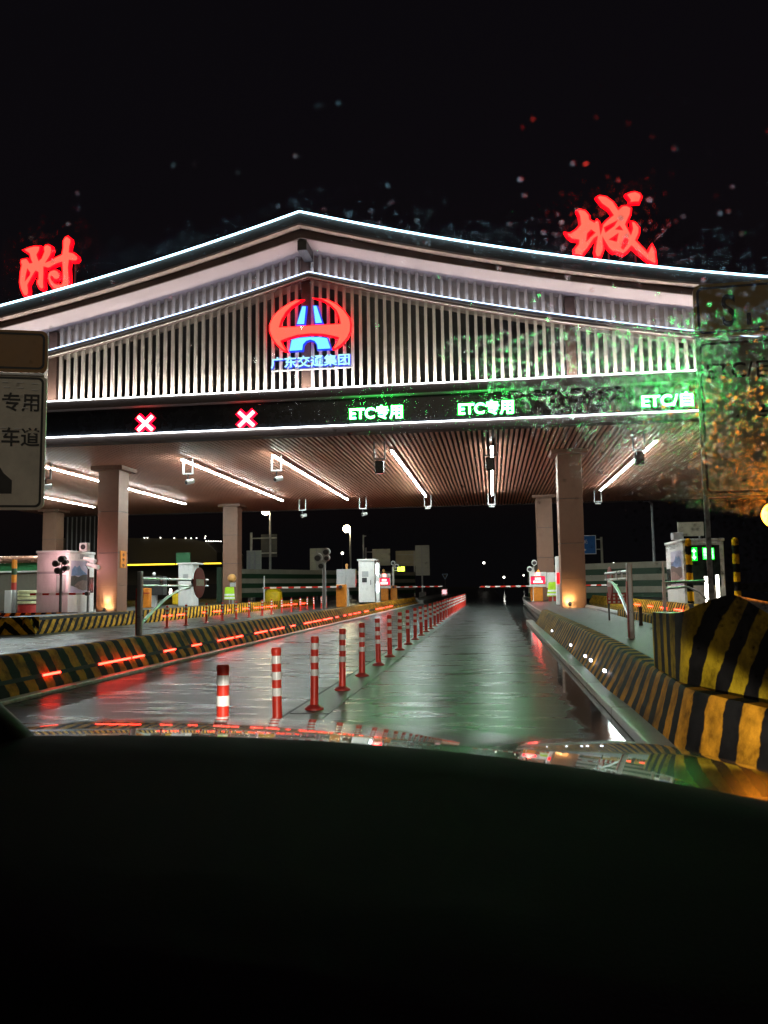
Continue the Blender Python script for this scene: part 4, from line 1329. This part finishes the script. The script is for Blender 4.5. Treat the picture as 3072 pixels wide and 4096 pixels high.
# ------------------------------------------------------------------ hi-vis vests on stands
def vest(label, x, y, z, w, h, lean):
    t = thing('reflective_vest', label, 'vest', (x, y, z), 'lime vests on stands')
    rows, cols = 10, 13
    def sh(i, j, side):
        v = i / (rows - 1)
        u = j / (cols - 1) * 2 - 1
        ww = w * (0.82 + 0.18 * v)
        a = u * math.pi / 2
        xx = x + ww / 2 * math.sin(a) + lean * (1 - v)
        yy = y + side * 0.13 * math.cos(a) * (0.7 + 0.3 * v) + 0.012 * math.sin(u * 9 + v * 5)
        zz = z + h * (1 - v) - (0.06 * abs(u) ** 3 if v < 0.05 else 0) + (-0.05 * (1 - abs(u)) if v < 0.05 and side < 0 else 0)
        return (xx, yy, zz)
    mb = MB()
    for side in (-1, 1):
        mb.sheet([[sh(i, j, side) for j in range(cols)] for i in range(rows)])
    b = mb.build('vest_body', M['lime'], t, smooth=True)
    for v0, v1 in ((0.55, 0.68), (0.80, 0.93)):
        mb = MB()
        mb.sheet([[(p[0] * 1.0, p[1] - 0.012, p[2]) for p in (sh(v * (rows - 1), j, -1) for j in range(cols))] for v in (v0, v1)])
        mb.build('reflective_tape', M['silver'], b)
    MB().box(x - 0.03, y - 0.03, 0.3, x + 0.03, y + 0.03, z + h - 0.02).box(x - w * 0.36, y - 0.02, z + h - 0.1, x + w * 0.36, y + 0.02, z + h - 0.07).build('stand', M['grey'], t)
    return t


vest('lime reflective vest on a stand beside the rear left column', -16.9, 50.2, 0.62, 0.72, 0.82, 0.0)
t = thing('warning_globe', 'amber globe on a grey bracket above the left lime vest', 'globe lamp', (-16.8, 50.4, 1.6))
MB().ball((-16.85, 50.5, 2.0), 0.28, 0, 12).build('globe', M['amberplastic'], t, smooth=True)
MB().box(-16.95, 50.42, 1.45, -16.6, 50.6, 1.72).box(-16.85, 50.5, 0.3, -16.75, 50.6, 1.45).build('bracket', M['grey'], t)
vest('lime reflective vest between the right message case and the front right column', 3.48, 48.5, 0.6, 0.66, 0.85, 0.06)


# ------------------------------------------------------------------ structures at the far left
t = thing('guard_house', 'long guard house with copper tube eave, green band and grey panels at the far left', 'guard house', (-26, 40, 0))
MB().box(-31, 40.0, 0.3, -22.9, 43, 2.3).build('wall', mat('grey_wall_panel', (0.16, 0.15, 0.12), 0.5, vary=0.15), t)
MB().box(-31.1, 39.9, 2.34, -22.85, 43, 2.42).build('white_trim', M['band'], t)
MB().box(-31.05, 39.95, 2.42, -22.85, 43, 2.82).build('green_band', M['green'], t)
MB().tube([(-31.1, 39.9, 3.02), (-26.0, 39.9, 3.02)], 0.2, 14).tube([(-25.95, 39.9, 3.02), (-22.8, 39.9, 3.02)], 0.2, 14).build('eave_tube', mat('copper_tube', (0.55, 0.28, 0.2), 0.25, metal=0.6), t, smooth=True)
MB().box(-23.3, 39.8, 0.3, -23.2, 39.9, 2.4).build('post', M['bandbeige'], t)
t = thing('guard_post', 'orange and dark ringed post in front of the far left guard house', 'guard post', (-24.3, 38.2, 0))
for k, (a, b, m_) in enumerate(((2.5, 2.95, 'orange'), (2.18, 2.49, 'bandgreen'), (1.78, 2.17, 'orange'), (1.4, 1.77, 'redmetal'), (0, 1.39, 'grey'))):
    MB().lathe([(0.13, a), (0.13, b)], -24.3, 38.2, 14).build('ring', M[m_], t, smooth=True)
t = thing('crash_barrel', 'dark red barrel with pale yellow reflective rings beside the pink booth', 'crash barrel', (-23.2, 38, 0))
MB().lathe([(0.55, 0.2), (0.55, 0.62), (0.50, 0.66)], -23.3, 38.0, 20).build('barrel_foot', M['redmetal'], t, smooth=True)
for z in (0.68, 0.90, 1.06, 1.22):
    MB().lathe([(0.50, z), (0.56, z + 0.02), (0.56, z + 0.13), (0.50, z + 0.15)], -23.3, 38.0, 20).build('reflective_ring', mat('pale_yellow_ring', (0.72, 0.72, 0.42), 0.35), t, smooth=True)
t = thing('wall_panel', 'pink lit flat post beside the ringed barrel', 'panel', (-24.2, 37.5, 0))
MB().box(-24.35, 37.5, 0.1, -24.0, 37.6, 1.38).build('face', M['white'], t, bevel=0.02)


# ------------------------------------------------------------------ far background
def street_lamp(label, x, y, h, lit=True, r=0.2, head=None):
    t = thing('street_lamp', label, 'street lamp', (x, y, 0), 'street lamps beyond the canopy')
    MB().lathe([(0.16, 0), (0.13, 0.5), (0.085, h - 0.1)], x, y, 10).build('pole', M['grey'], t, smooth=True)
    MB().tube([(x, y, h - 0.15), (x - 0.15, y, h - 0.02), (x - 0.35, y - 0.1, h + 0.05)], 0.05, 6).build('arm', M['grey'], t)
    if lit:
        MB().ball((x - 0.42, y - 0.15, h + 0.08), r, 0, 10).build('lit_head', M['street'], t, smooth=True)
    else:
        MB().box(x - 0.6, y - 0.2, h, x - 0.2, y, h + 0.1).build('head', M['far'] if False else M['grey'], t)
    return t


street_lamp('lit street lamp right of the rear left column', -21.2, 75, 8.7, r=0.36)
street_lamp('lit street lamp above the grey box cabinet', -16.9, 95, 8.3, r=0.42)
street_lamp('unlit lamp pole right of the blue sign', 11.6, 60, 7.2, lit=False)
t = thing('mast', 'thin bare mast behind the tall white cabinet', 'mast', (-12.9, 80, 0))
MB().lathe([(0.12, 0), (0.07, 6.6)], -12.9, 80, 8).build('shaft', M['grey'], t, smooth=True)
MB().box(-12.9, 79.95, 6.45, -12.6, 80.05, 6.52).build('tip_arm', M['grey'], t)


def road_sign_back(label, x0, x1, z0, z1, y, posts, m='signback', ribs=0, arm=None, tint=None):
    t = thing('road_sign', label, 'road sign', ((x0 + x1) / 2, y, 0), 'road signs seen from behind')
    MB().box(x0, y, z0, x1, y + 0.05, z1).build('sign_plate', M[m], t, bevel=0.02)
    mb = MB()
    for k in range(ribs):
        z = z0 + (z1 - z0) * (k + 0.5) / ribs
        mb.box(x0 + 0.08, y - 0.05, z - 0.03, x1 - 0.08, y - 0.002, z + 0.03)
    if ribs:
        mb.build('rib', M['dark'] if m == 'dark' else M['grey'], t)
    for p in posts:
        MB().box(p - 0.08, y - 0.14, 0, p + 0.08, y - 0.055, z1 - 0.1).build('post', M['grey'], t)
    if arm:
        mb = MB()
        mb.tube([(arm, y - 0.1, 0), (arm, y - 0.1, z1 + 0.2)], 0.13, 8)
        for z in (z0 + 0.4, z1 - 0.4):
            mb.tube([(arm, y - 0.1, z), (x1 if arm < x0 else x0, y - 0.1, z)], 0.06, 8)
        mb.build('cantilever', M['grey'], t, smooth=True)
    return t


road_sign_back('dark ribbed sign back on a bent arm beside the lit street lamp', -23.6, -21.9, 4.55, 6.9, 80, [], 'dark', 4, arm=-24.6)
road_sign_back('green tinted tall sign back next to the rear left column', -22.3, -20.9, 2.2, 4.8, 71, [-22.0, -21.5], 'signback', 3)
road_sign_back('green tinted tall sign back behind the grey camera pole', -19.6, -18.0, 2.5, 5.6, 85, [-18.8], 'signback', 3)
road_sign_back('tall pale sign back with cross bars on a concrete foot', -8.6, -7.0, 2.55, 5.95, 90, [-7.85], 'signback', 6)
MB().slab([(-8.2, 89.5), (-7.5, 89.5), (-7.5, 90.2), (-8.2, 90.2)], 0, 0.7).build('sign_foot', M['concrete'], bpy.data.objects['road_sign.003'])
road_sign_back('pale sign back on an arm above the message post', -16.5, -14.0, 4.3, 6.6, 110, [], 'signback', 2, arm=-17.4)
road_sign_back('dim sign back left of the tall pale sign', -13.3, -10.5, 4.2, 6.3, 110.5, [-10.7], 'bandbeige', 2)
t = thing('blue_sign', 'blue road sign with white writing and arrow beside the front right column', 'road sign', (8, 70, 0))
MB().box(6.3, 70, 3.85, 8.8, 70.06, 5.45).build('sign_plate', M['blue'], t, bevel=0.02)
mb = MB()
for a in ((6.3, 3.85, 8.8, 3.9), (6.3, 5.4, 8.8, 5.45), (8.75, 3.9, 8.8, 5.4), (6.3, 3.9, 6.35, 5.4)):
    mb.box(a[0], 69.985, a[1], a[2], 69.998, a[3])
mb.build('border', M['band'], t)
lettering('sign_text', '附城', M['band'], t, (7.25, 69.985, 4.72), 0.85, 0.36, 0.01, 0.02)
MB().plate([(7.15, 4.16), (7.7, 4.16), (7.7, 4.04), (7.98, 4.22), (7.7, 4.40), (7.7, 4.28), (7.15, 4.28)], 69.985, 69.998).build('arrow', M['band'], t)
MB().tube([(9.27, 70.1, 0), (9.27, 70.1, 5.3)], 0.1, 8).tube([(8.8, 70.1, 4.25), (9.27, 70.1, 4.25)], 0.05, 6).tube([(8.8, 70.1, 5.1), (9.27, 70.1, 5.1)], 0.05, 6).build('post', M['bandbeige'], t, smooth=True)


def banded_wall(label, pts, z0, z1):
    t = thing('boundary_wall', label, 'boundary wall', ((pts[0][0] + pts[-1][0]) / 2, pts[0][1], 0), 'banded walls beyond the lanes')
    n = 6
    for k in range(n):
        mb = MB()
        a, b = z0 + (z1 - z0) * k / n, z0 + (z1 - z0) * (k + 1) / n
        inn = 0.1 if k % 2 == 0 else 0.0
        for p, q in zip(pts, pts[1:]):
            mb.add([(p[0], p[1] + inn, a), (q[0], q[1] + inn, a), (q[0], q[1] + inn, b), (p[0], p[1] + inn, b),
                    (p[0], p[1] + 0.3, a), (q[0], q[1] + 0.3, a), (q[0], q[1] + 0.3, b), (p[0], p[1] + 0.3, b)],
                   [(0, 1, 2, 3), (3, 2, 6, 7), (4, 7, 6, 5), (0, 4, 5, 1)])
        mb.build('green_band' if k % 2 == 0 else 'beige_band', M['bandgreen' if k % 2 == 0 else 'bandbeige'], t)
    MB().box(pts[0][0] - 0.2, pts[0][1] - 0.1, 0, pts[0][0] + 0.2, pts[0][1] + 0.4, z1 + 0.1).build('end_post', M['bandgreen'], t)
    return t


banded_wall('banded beige and green wall at the right behind the swing gate', [(13.3, 58), (6.0, 64), (3.0, 70)], 0.2, 2.85)
banded_wall('banded beige and green wall behind the left lanes', [(-21.0, 60), (-14, 74), (-8.5, 88)], 0.6, 2.9)
t = thing('station_building', 'dim distant building with a row of roof lights and a yellow lit eave', 'building', (-55, 122, 0))
mb = MB()
mb.plate([(-70, 0), (-43.2, 0), (-43.2, 7.2), (-44.8, 8.7), (-47.5, 9.4), (-58, 9.8), (-70, 10.0)], 122, 136)
mb.build('wall', mat('dim_far_wall', (0.10, 0.09, 0.07), 0.8, vary=0.1), t)
MB().box(-70, 117.8, 5.1, -40.5, 122, 5.35).build('eave', M['dark'], t)
MB().box(-56.5, 117.7, 5.22, -48.4, 117.8, 5.40).box(-48.2, 117.7, 5.22, -41, 117.8, 5.38).build('eave_light', M['eaveyellow'], t)
MB().box(-70, 118.2, 0, -41, 121.9, 2.2).build('lower_block', M['dark'], t)
random.seed(4)
for x, z in ((-55.2, 9.75), (-54.7, 9.75), (-52.5, 9.7), (-50.2, 9.6), (-48.3, 9.55), (-47.4, 9.5), (-46.5, 9.5), (-45.0, 9.75), (-45.1, 9.45), (-44.9, 8.98), (-44.5, 8.98), (-44.1, 8.96),
             (-43.7, 8.95), (-43.3, 8.93), (-42.9, 8.93), (-42.5, 8.9), (-40.6, 7.45)):
    MB().box(x - 0.06, 121.8, z - 0.06, x + 0.06, 121.9, z + 0.06).build('roof_light', M['far'], t)
t = thing('sign_board', 'large dim ribbed board behind the left column', 'sign board', (-40, 75, 0))
MB().box(-42.3, 75, 5.2, -39.0, 75.1, 9.2).build('board', M['dark'], t)
mb = MB()
for k in range(7):
    mb.box(-42.1 + k * 0.48, 74.9, 5.3, -42.0 + k * 0.48, 74.99, 9.1)
mb.build('rib', M['grey'], t)
MB().box(-44.0, 75, 0, -43.8, 75.2, 9.5).build('post', M['grey'], t)
t = thing('marker_board', 'small red and white checked marker board on the end of the narrow island', 'marker', (-5.7, 95, 0.28))
MB().box(-6.08, 95, 0.28, -5.32, 95.1, 1.0).build('board', M['white'], t)
mb = MB()
for i in range(4):
    for k in range(4):
        if (i + k) % 2:
            mb.box(-6.06 + i * 0.185, 94.985, 0.3 + k * 0.17, -5.88 + i * 0.185, 94.999, 0.46 + k * 0.17)
mb.build('checks', M['red'], t)
MB().box(-5.95, 94.93, 0.4, -5.45, 94.96, 0.9).build('reflector', glow('pink_reflector_glow', (1.0, 0.55, 0.6), 0.7), t)  # no lamp: light thrown back by the reflector is given as its own glow
t = thing('yield_sign', 'tiny triangular sign outlined in pale blue in the dark distance', 'triangular sign', (-8.8, 150, 0))
mb = MB()
tri = [(-9.35, 3.6), (-8.3, 3.6), (-8.82, 2.65)]
mb.plate(tri, 150, 150.05)
mb.build('plate', M['ink'], t)
mb = MB()
for a, b in zip(tri, tri[1:] + tri[:1]):
    mb.tube([(a[0], 149.95, a[1]), (b[0], 149.95, b[1])], 0.06, 6)
mb.build('border', mat('pale_blue_border', (0.4, 0.6, 0.9), 0.4), t)
MB().box(-8.86, 150.06, 0, -8.78, 150.12, 2.9).build('post', M['dark'], t)
for k, (x, y, z, lab) in enumerate(((-2.1, 200, 7.0, 'small white light in the black distance above the lane'), (3.0, 220, 3.6, 'small white light low in the black distance right of the lane'),
                                    (7.9, 210, 3.9, 'faintest white light near the right columns in the distance'), (-24.5, 130, 7.0, 'bright white dot left of the second street lamp'),
                                    (9.9, 68, 2.95, 'white lamp on the banded right wall'))):
    t = thing('distant_lamp', lab, 'distant lamp', (x, y, 0))
    rr = (0.28, 0.3, 0.2, 0.22, 0.1)[k]
    MB().ball((x, y, z), rr, 0, 8).build('lit_head', M['far'], t, smooth=True)
    MB().lathe([(0.08, 0), (0.05, z - rr * 0.9)], x, y, 8).build('pole', M['dark'], t)


# ------------------------------------------------------------------ big road signs at the frame's edges
def road_sign(name, label, cx, cy_, half, angle, posts, top, mid, bot, films=('signorange', 'signgrey')):
    t = thing(name, label, 'road sign', (cx, cy_, 0), 'large signs at the toll lanes')
    ca, sa = math.cos(angle), math.sin(angle)

    def rr(x0, z0, x1, z1, r=0.09, n=5):
        out = []
        for (x, z), a0 in (((x1 - r, z1 - r), 0), ((x0 + r, z1 - r), 90), ((x0 + r, z0 + r), 180), ((x1 - r, z0 + r), 270)):
            for k in range(n + 1):
                a = R(a0 + 90 * k / n)
                out.append((x + r * math.cos(a), z + r * math.sin(a)))
        return out[::-1]

    def put(mb, nm, m_):
        mb.v = [(cx + x * ca - y * sa, cy_ + x * sa + y * ca, z) for x, y, z in mb.v]
        return mb.build(nm, m_, t)
    for nm, m_, z0, z1 in (('upper_panel', films[0], mid + 0.02, top), ('lower_panel', films[1], bot, mid - 0.02)):
        put(MB().plate(rr(-half, z0, half, z1), 0, 0.04), nm, M[m_])
        ring_o, ring_i = rr(-half + 0.035, z0 + 0.035, half - 0.035, z1 - 0.035, 0.075), rr(-half + 0.065, z0 + 0.065, half - 0.065, z1 - 0.065, 0.055)
        n = len(ring_o)
        put(MB().add([(x, -0.004, z) for x, z in ring_o] + [(x, -0.004, z) for x, z in ring_i], [(k, (k + 1) % n, n + (k + 1) % n, n + k) for k in range(n)]), nm + '_border', M['ink'])
    for p in posts:
        put(MB().tube([(p, 0.10, 0.3), (p, 0.10, top - 0.1)], 0.032, 10), 'post', M['grey'])

    def text(body, x, z, w, h, nm='sign_text', m_='ink'):
        o = lettering(nm, body, M[m_], None, (0, 0, 0), w, h, 0.004, 0.015)
        o.parent = t
        o.rotation_euler = (0, 0, angle)
        o.location = (x * ca + 0.008 * sa, x * sa - 0.008 * ca, z)
        return o
    return t, put, text


ts, put, text = road_sign('toll_sign', 'grey lane sign with orange top and black characters at the left edge', -7.08, 9.7, 1.14, R(18), (-0.1,), 4.84, 4.24, 2.36)
text('ETC', -0.75, 3.71, 1.1, 0.25)
text('专用', 0.576, 3.705, 0.475, 0.26)
text('车道', 0.583, 3.225, 0.485, 0.26)
MBc = MB().plate([(-0.1, 2.58), (0.73, 2.58), (0.73, 2.76), (0.62, 2.86), (0.58, 2.93), (0.2, 2.93), (0.0, 2.80)], -0.006, -0.002)
put(MBc, 'vehicle_mark', M['ink'])
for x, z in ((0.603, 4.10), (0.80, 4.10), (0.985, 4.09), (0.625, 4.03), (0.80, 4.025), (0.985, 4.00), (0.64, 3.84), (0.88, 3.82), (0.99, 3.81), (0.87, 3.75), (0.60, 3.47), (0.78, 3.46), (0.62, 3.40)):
    put(MB().box(x - 0.035, -0.014, z, x + 0.04, -0.002, z + 0.012), 'painted_glint', M['band'])  # white slips stand in for glints on the sign face
put(MB().box(-1.1, -0.03, 4.205, 1.1, 0.0, 4.235), 'edge_rail', M['band'])
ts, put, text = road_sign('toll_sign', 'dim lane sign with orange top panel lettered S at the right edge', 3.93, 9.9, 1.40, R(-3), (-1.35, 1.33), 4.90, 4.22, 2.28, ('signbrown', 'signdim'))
text('S', -1.08, 4.35, 0.165, 0.41)
text('1', -0.80, 4.355, 0.05, 0.15)
text('ETC/自', -1.288, 3.69, 0.75, 0.25)
text('车道', -0.733, 3.17, 0.52, 0.24)


# ------------------------------------------------------------------ amber lamp near the right edge
t = thing('amber_lamp', 'glaring round amber lamp on a pole at the right edge', 'amber lamp', (4.72, 14.2, 0.3))
MB().ball((4.68, 14.0, 2.36), 0.21, 0, 12).build('lit_head', M['amber'], t, smooth=True)
MB().lathe([(0.06, 0.0), (0.045, 2.9)], 4.86, 14.25, 10).build('pole', M['grey'], t, smooth=True)
MB().tube([(4.86, 14.25, 2.4), (4.7, 14.1, 2.4)], 0.035, 6).build('arm', M['grey'], t)


# ------------------------------------------------------------------ the car the picture is taken from
def bot(s):
    return Vector((-0.22 + 0.82 * s, 1.30 - 0.16 * s * s - 0.10 * s, 1.0016 - 0.028 * s - 0.0328 * s * s - 0.0121 * s ** 3))


def top_(s):
    return Vector((-0.20 + 0.66 * s, 0.42 - 0.12 * s * s - 0.05 * s, 1.60 - 0.01 * s * s))


def pane(s, v):
    p = bot(s).lerp(top_(s), v)
    p.y += 0.05 * math.sin(math.pi * v)
    return p


car = thing('car', 'car the picture is taken from, its wet olive bonnet and black dashboard in front', 'car', (-0.25, 0.6, 0))
NS = 48
SS = [-1.04 + 2.08 * i / NS for i in range(NS + 1)]
CREST = [(-1.2, 0.160), (-0.5, 0.161), (-0.3, 0.163), (0.04, 0.170), (0.35, 0.179), (0.47, 0.181), (0.81, 0.187), (1.06, 0.22), (1.3, 0.3)]


def lerp_table(tab, q):
    for (a, x), (b, y_) in zip(tab, tab[1:]):
        if a <= q <= b:
            return x + (y_ - x) * (q - a) / (b - a)
    return tab[-1][1]


rows = []
for k in range(57):
    t_ = 1.4 * k / 56
    row = []
    for s in SS:
        e = bot(s)
        m1 = 0.095 - 0.04 * max(0.0, s)
        m2 = lerp_table(CREST, s)
        y1 = e.y + 0.012
        th = (1.251 - e.z) / e.y
        T = max(0.45, 2 * (th - m2) * y1 / (m2 - m1))
        z = e.z - 0.003 - (m1 * t_ + (m2 - m1) / (2 * T) * t_ * t_)
        side = max(0.0, abs(s) - 0.88)
        row.append((e.x, y1 + t_, z - 0.5 * side ** 2))
    rows.append(row)
MB().sheet(rows).build('bonnet', M['car'], car, smooth=True)
# bonnet front and wings
fr = [rows[-1]] + [[(x, y + 0.02 + 0.05 * a, z - 0.12 * a) for x, y, z in rows[-1]] for a in (1, 2, 3, 4)]
MB().sheet(fr).build('front_panel', M['car'], car, smooth=True)
for s_, nm in ((0, 'left'), (-1, 'right')):
    ed = [r[s_] for r in rows]
    MB().sheet([ed, [(x, y, z - 0.55) for x, y, z in ed]]).build('front_wing', M['car'], car)
# dashboard
DL = [(0.0, 0.0), (-0.03, 0.0), (-0.10, -0.012), (-0.25, -0.04), (-0.42, -0.065), (-0.55, -0.095), (-0.66, -0.13), (-0.74, -0.19), (-0.78, -0.3), (-0.80, -0.55)]
rows = []
for dy, dz in DL:
    rows.append([(bot(s).x * (1.0 if dy > -0.5 else 0.97), bot(s).y + dy + (0.08 * s * s if dy < -0.5 else 0), bot(s).z + dz ) for s in SS])
MB().sheet(rows).build('dashboard', M['dash'], car, smooth=True)
rows = [[tuple(bot(s) + Vector((0, 0.010, -0.012))) for s in SS], [tuple(bot(s) + Vector((0, 0.001, -0.0005))) for s in SS]]
MB().sheet(rows).build('lower_glass_seal', M['trim'], car)
for sg in (-1, 1):
    a, b = bot(-0.735 if sg < 0 else 0.90), top_(sg * 1.06)
    MB().tube([a + Vector((sg * -0.02, 0.01, -0.06)), a + Vector((sg * 0.035, -0.02, 0.015)), a + Vector((sg * 0.06, -0.10, 0.075)), a.lerp(b, 0.5) + Vector((sg * 0.05, 0.02, 0.0)), b], [0.055, 0.05, 0.05, 0.05, 0.05], 12).build('windscreen_pillar', M['trim'], car, smooth=True)
MB().tube([top_(s) + Vector((0, -0.08, 0.10)) for s in (-1.06, -0.5, 0, 0.5, 1.06)], 0.05, 10).build('roof_header', M['trim'], car, smooth=True)
rows = [[tuple(top_(s) + Vector((0, -0.08, 0.12))) for s in SS], [tuple(top_(s) + Vector((0, -1.6, 0.16))) for s in SS]]
MB().sheet(rows).build('roof_lining', M['trim'], car)
MB().sheet([[(-1.3, -1.25, 0.3), (0.95, -1.25, 0.3)], [(-1.3, -1.25, 1.75), (0.95, -1.25, 1.75)]]).build('light_block_back', M['trim'], car)  # unseen sheet added to keep the fill light off the dashboard
MB().box(-1.13, -1.25, 0.3, -1.075, 1.2, 0.95).build('door_panel', M['trim'], car)
MB().box(0.605, -1.25, 0.3, 0.66, 1.0, 0.93).build('door_panel', M['trim'], car)
mg = bpy.data.materials.new('clear_windscreen')
mg.use_nodes = True
ng = mg.node_tree.nodes
ng.remove(ng['Principled BSDF'])
tb = ng.new('ShaderNodeBsdfTransparent')
tb.inputs['Color'].default_value = (0.97, 0.98, 0.97, 1)
mg.node_tree.links.new(tb.outputs[0], ng['Material Output'].inputs['Surface'])
MB().sheet([[tuple(pane(s, v / 12)) for s in SS[1:-1:2]] for v in range(13)]).build('windscreen', mg, car, smooth=True)
for sg in (-1, 1):
    hx, hy, hz = -0.22 + sg * 0.64, 2.95, 0.59
    h = MB().tube([(hx, hy - 0.05, hz), (hx, hy + 0.03, hz)], [0.06, 0.085], 14).build('headlight', M['dark'], car, smooth=True)
    MB().tube([(hx, hy + 0.031, hz), (hx, hy + 0.04, hz)], [0.08, 0.07], 14).build('headlight_lens', M['headlight'], h)
    ld = bpy.data.lights.new('headlight_beam', 'SPOT')
    ld.energy = 195
    ld.color = (1.0, 0.93, 0.78)
    ld.spot_size = R(78)
    ld.spot_blend = 0.10
    ld.shadow_soft_size = 0.06
    b = bpy.data.objects.new('headlight_beam', ld)
    COL.objects.link(b)
    b.parent = h
    b.location = Vector((hx, hy + 0.07, hz)) - absloc(h)
    b.rotation_euler = Vector((0.095 * sg, 1.0, -0.655)).to_track_quat('-Z', 'Z').to_euler()

# rain on the glass that the wiper leaves
water = bpy.data.materials.new('rain_water')
water.use_nodes = True
nw = water.node_tree.nodes
nw.remove(nw['Principled BSDF'])
gl = nw.new('ShaderNodeBsdfGlass')
gl.inputs['IOR'].default_value = 1.33
gl.inputs['Roughness'].default_value = 0.0
water.node_tree.links.new(gl.outputs[0], nw['Material Output'].inputs['Surface'])
random.seed(23)
WIPE = [(0.0, 0.74), (0.337, 0.66), (0.40, 0.585), (0.515, 0.495), (0.62, 0.395), (0.72, 0.29), (0.81, 0.16), (0.87, 0.10), (0.95, 0.10), (1.0, 0.12)]


def wipe_edge(v):
    for (a, x), (b, y_) in zip(WIPE, WIPE[1:]):
        if a <= v <= b:
            return x + (y_ - x) * (v - a) / (b - a)
    return 0.1


rain = MB()


def basis(s, v):
    c = pane(s, v)
    du = (pane(s + 0.01, v) - c).normalized()
    dv = (pane(s, v + 0.01) - c).normalized()
    n = du.cross(dv)
    return c, du, dv, (-n if n.y < 0 else n)


def drop(s, v, r, squash, seg=8, rng=2):
    c, du, dv, n = basis(s, v)
    h = r * squash
    el = random.uniform(1.0, 1.35)
    vs = []
    ph = random.uniform(0, 6.28)
    for k in range(rng):
        q = 1 - k / rng
        zz = h * (1 - q * q) + 0.0006
        for j in range(seg):
            a = 2 * math.pi * j / seg
            w = r * q * (1 + 0.14 * math.sin(2 * a + ph) + 0.08 * math.sin(3 * a + ph * 2))
            vs.append(c + du * (w * math.cos(a)) + dv * (w * el * math.sin(a)) + n * zz)
    vs.append(c + n * (h + 0.0006))
    vs.append(c + n * 0.0006)
    fs = []
    for k in range(rng - 1):
        for j in range(seg):
            fs.append((k * seg + j, k * seg + (j + 1) % seg, (k + 1) * seg + (j + 1) % seg, (k + 1) * seg + j))
    t0 = rng * seg
    for j in range(seg):
        fs.append(((rng - 1) * seg + j, (rng - 1) * seg + (j + 1) % seg, t0))
        fs.append(((j + 1) % seg, j, t0 + 1))
    rain.add(vs, fs)


def scatter(count, make):
    n_ = 0
    while n_ < count:
        v = random.uniform(0.28, 0.98)
        s = random.uniform(0.05, 0.80)
        d = s - wipe_edge(v)
        if d < -0.02:
            keep = 0.006
        else:
            keep = 0.18 + 0.82 * min(1, d / 0.16)
            if v > 0.76:
                keep *= 0.10
            if v > 0.85:
                keep *= 0.30
        if random.random() < keep:
            make(s, v)
            n_ += 1


def sparse(s, v):
    # few of the larger drops cling in front of the night sky
    return random.random() < (1.0 if v < 0.76 else 0.4)


scatter(7500, lambda s, v: sparse(s, v) and drop(s, v, random.choice((0.0007, 0.0008, 0.0009, 0.001, 0.0012, 0.0015)) * random.uniform(0.85, 1.15), random.uniform(0.13, 0.36), 10, 3))
scatter(25000, lambda s, v: drop(s, v, random.uniform(0.00036, 0.00062), random.uniform(0.06, 0.22), 6, 1))
for i in range(48000):          # finest mist on the wiped glass, added to spread halos round the lights
    drop(random.uniform(-0.85, 0.80), random.uniform(0.03, 0.99), random.uniform(0.0002, 0.00036), random.uniform(0.03, 0.10), 6, 1)
for i in range(60):
    drop(random.uniform(-0.5, 0.3), random.uniform(0.72, 0.95), random.uniform(0.0006, 0.0011), 0.35)
rd = rain.build('raindrops', water, None, (0.3, 0.9, 1.3), smooth=True)
tag(rd, 'fine raindrops on the unwiped right part of the windscreen', 'raindrops')
setting(rd, 'stuff')
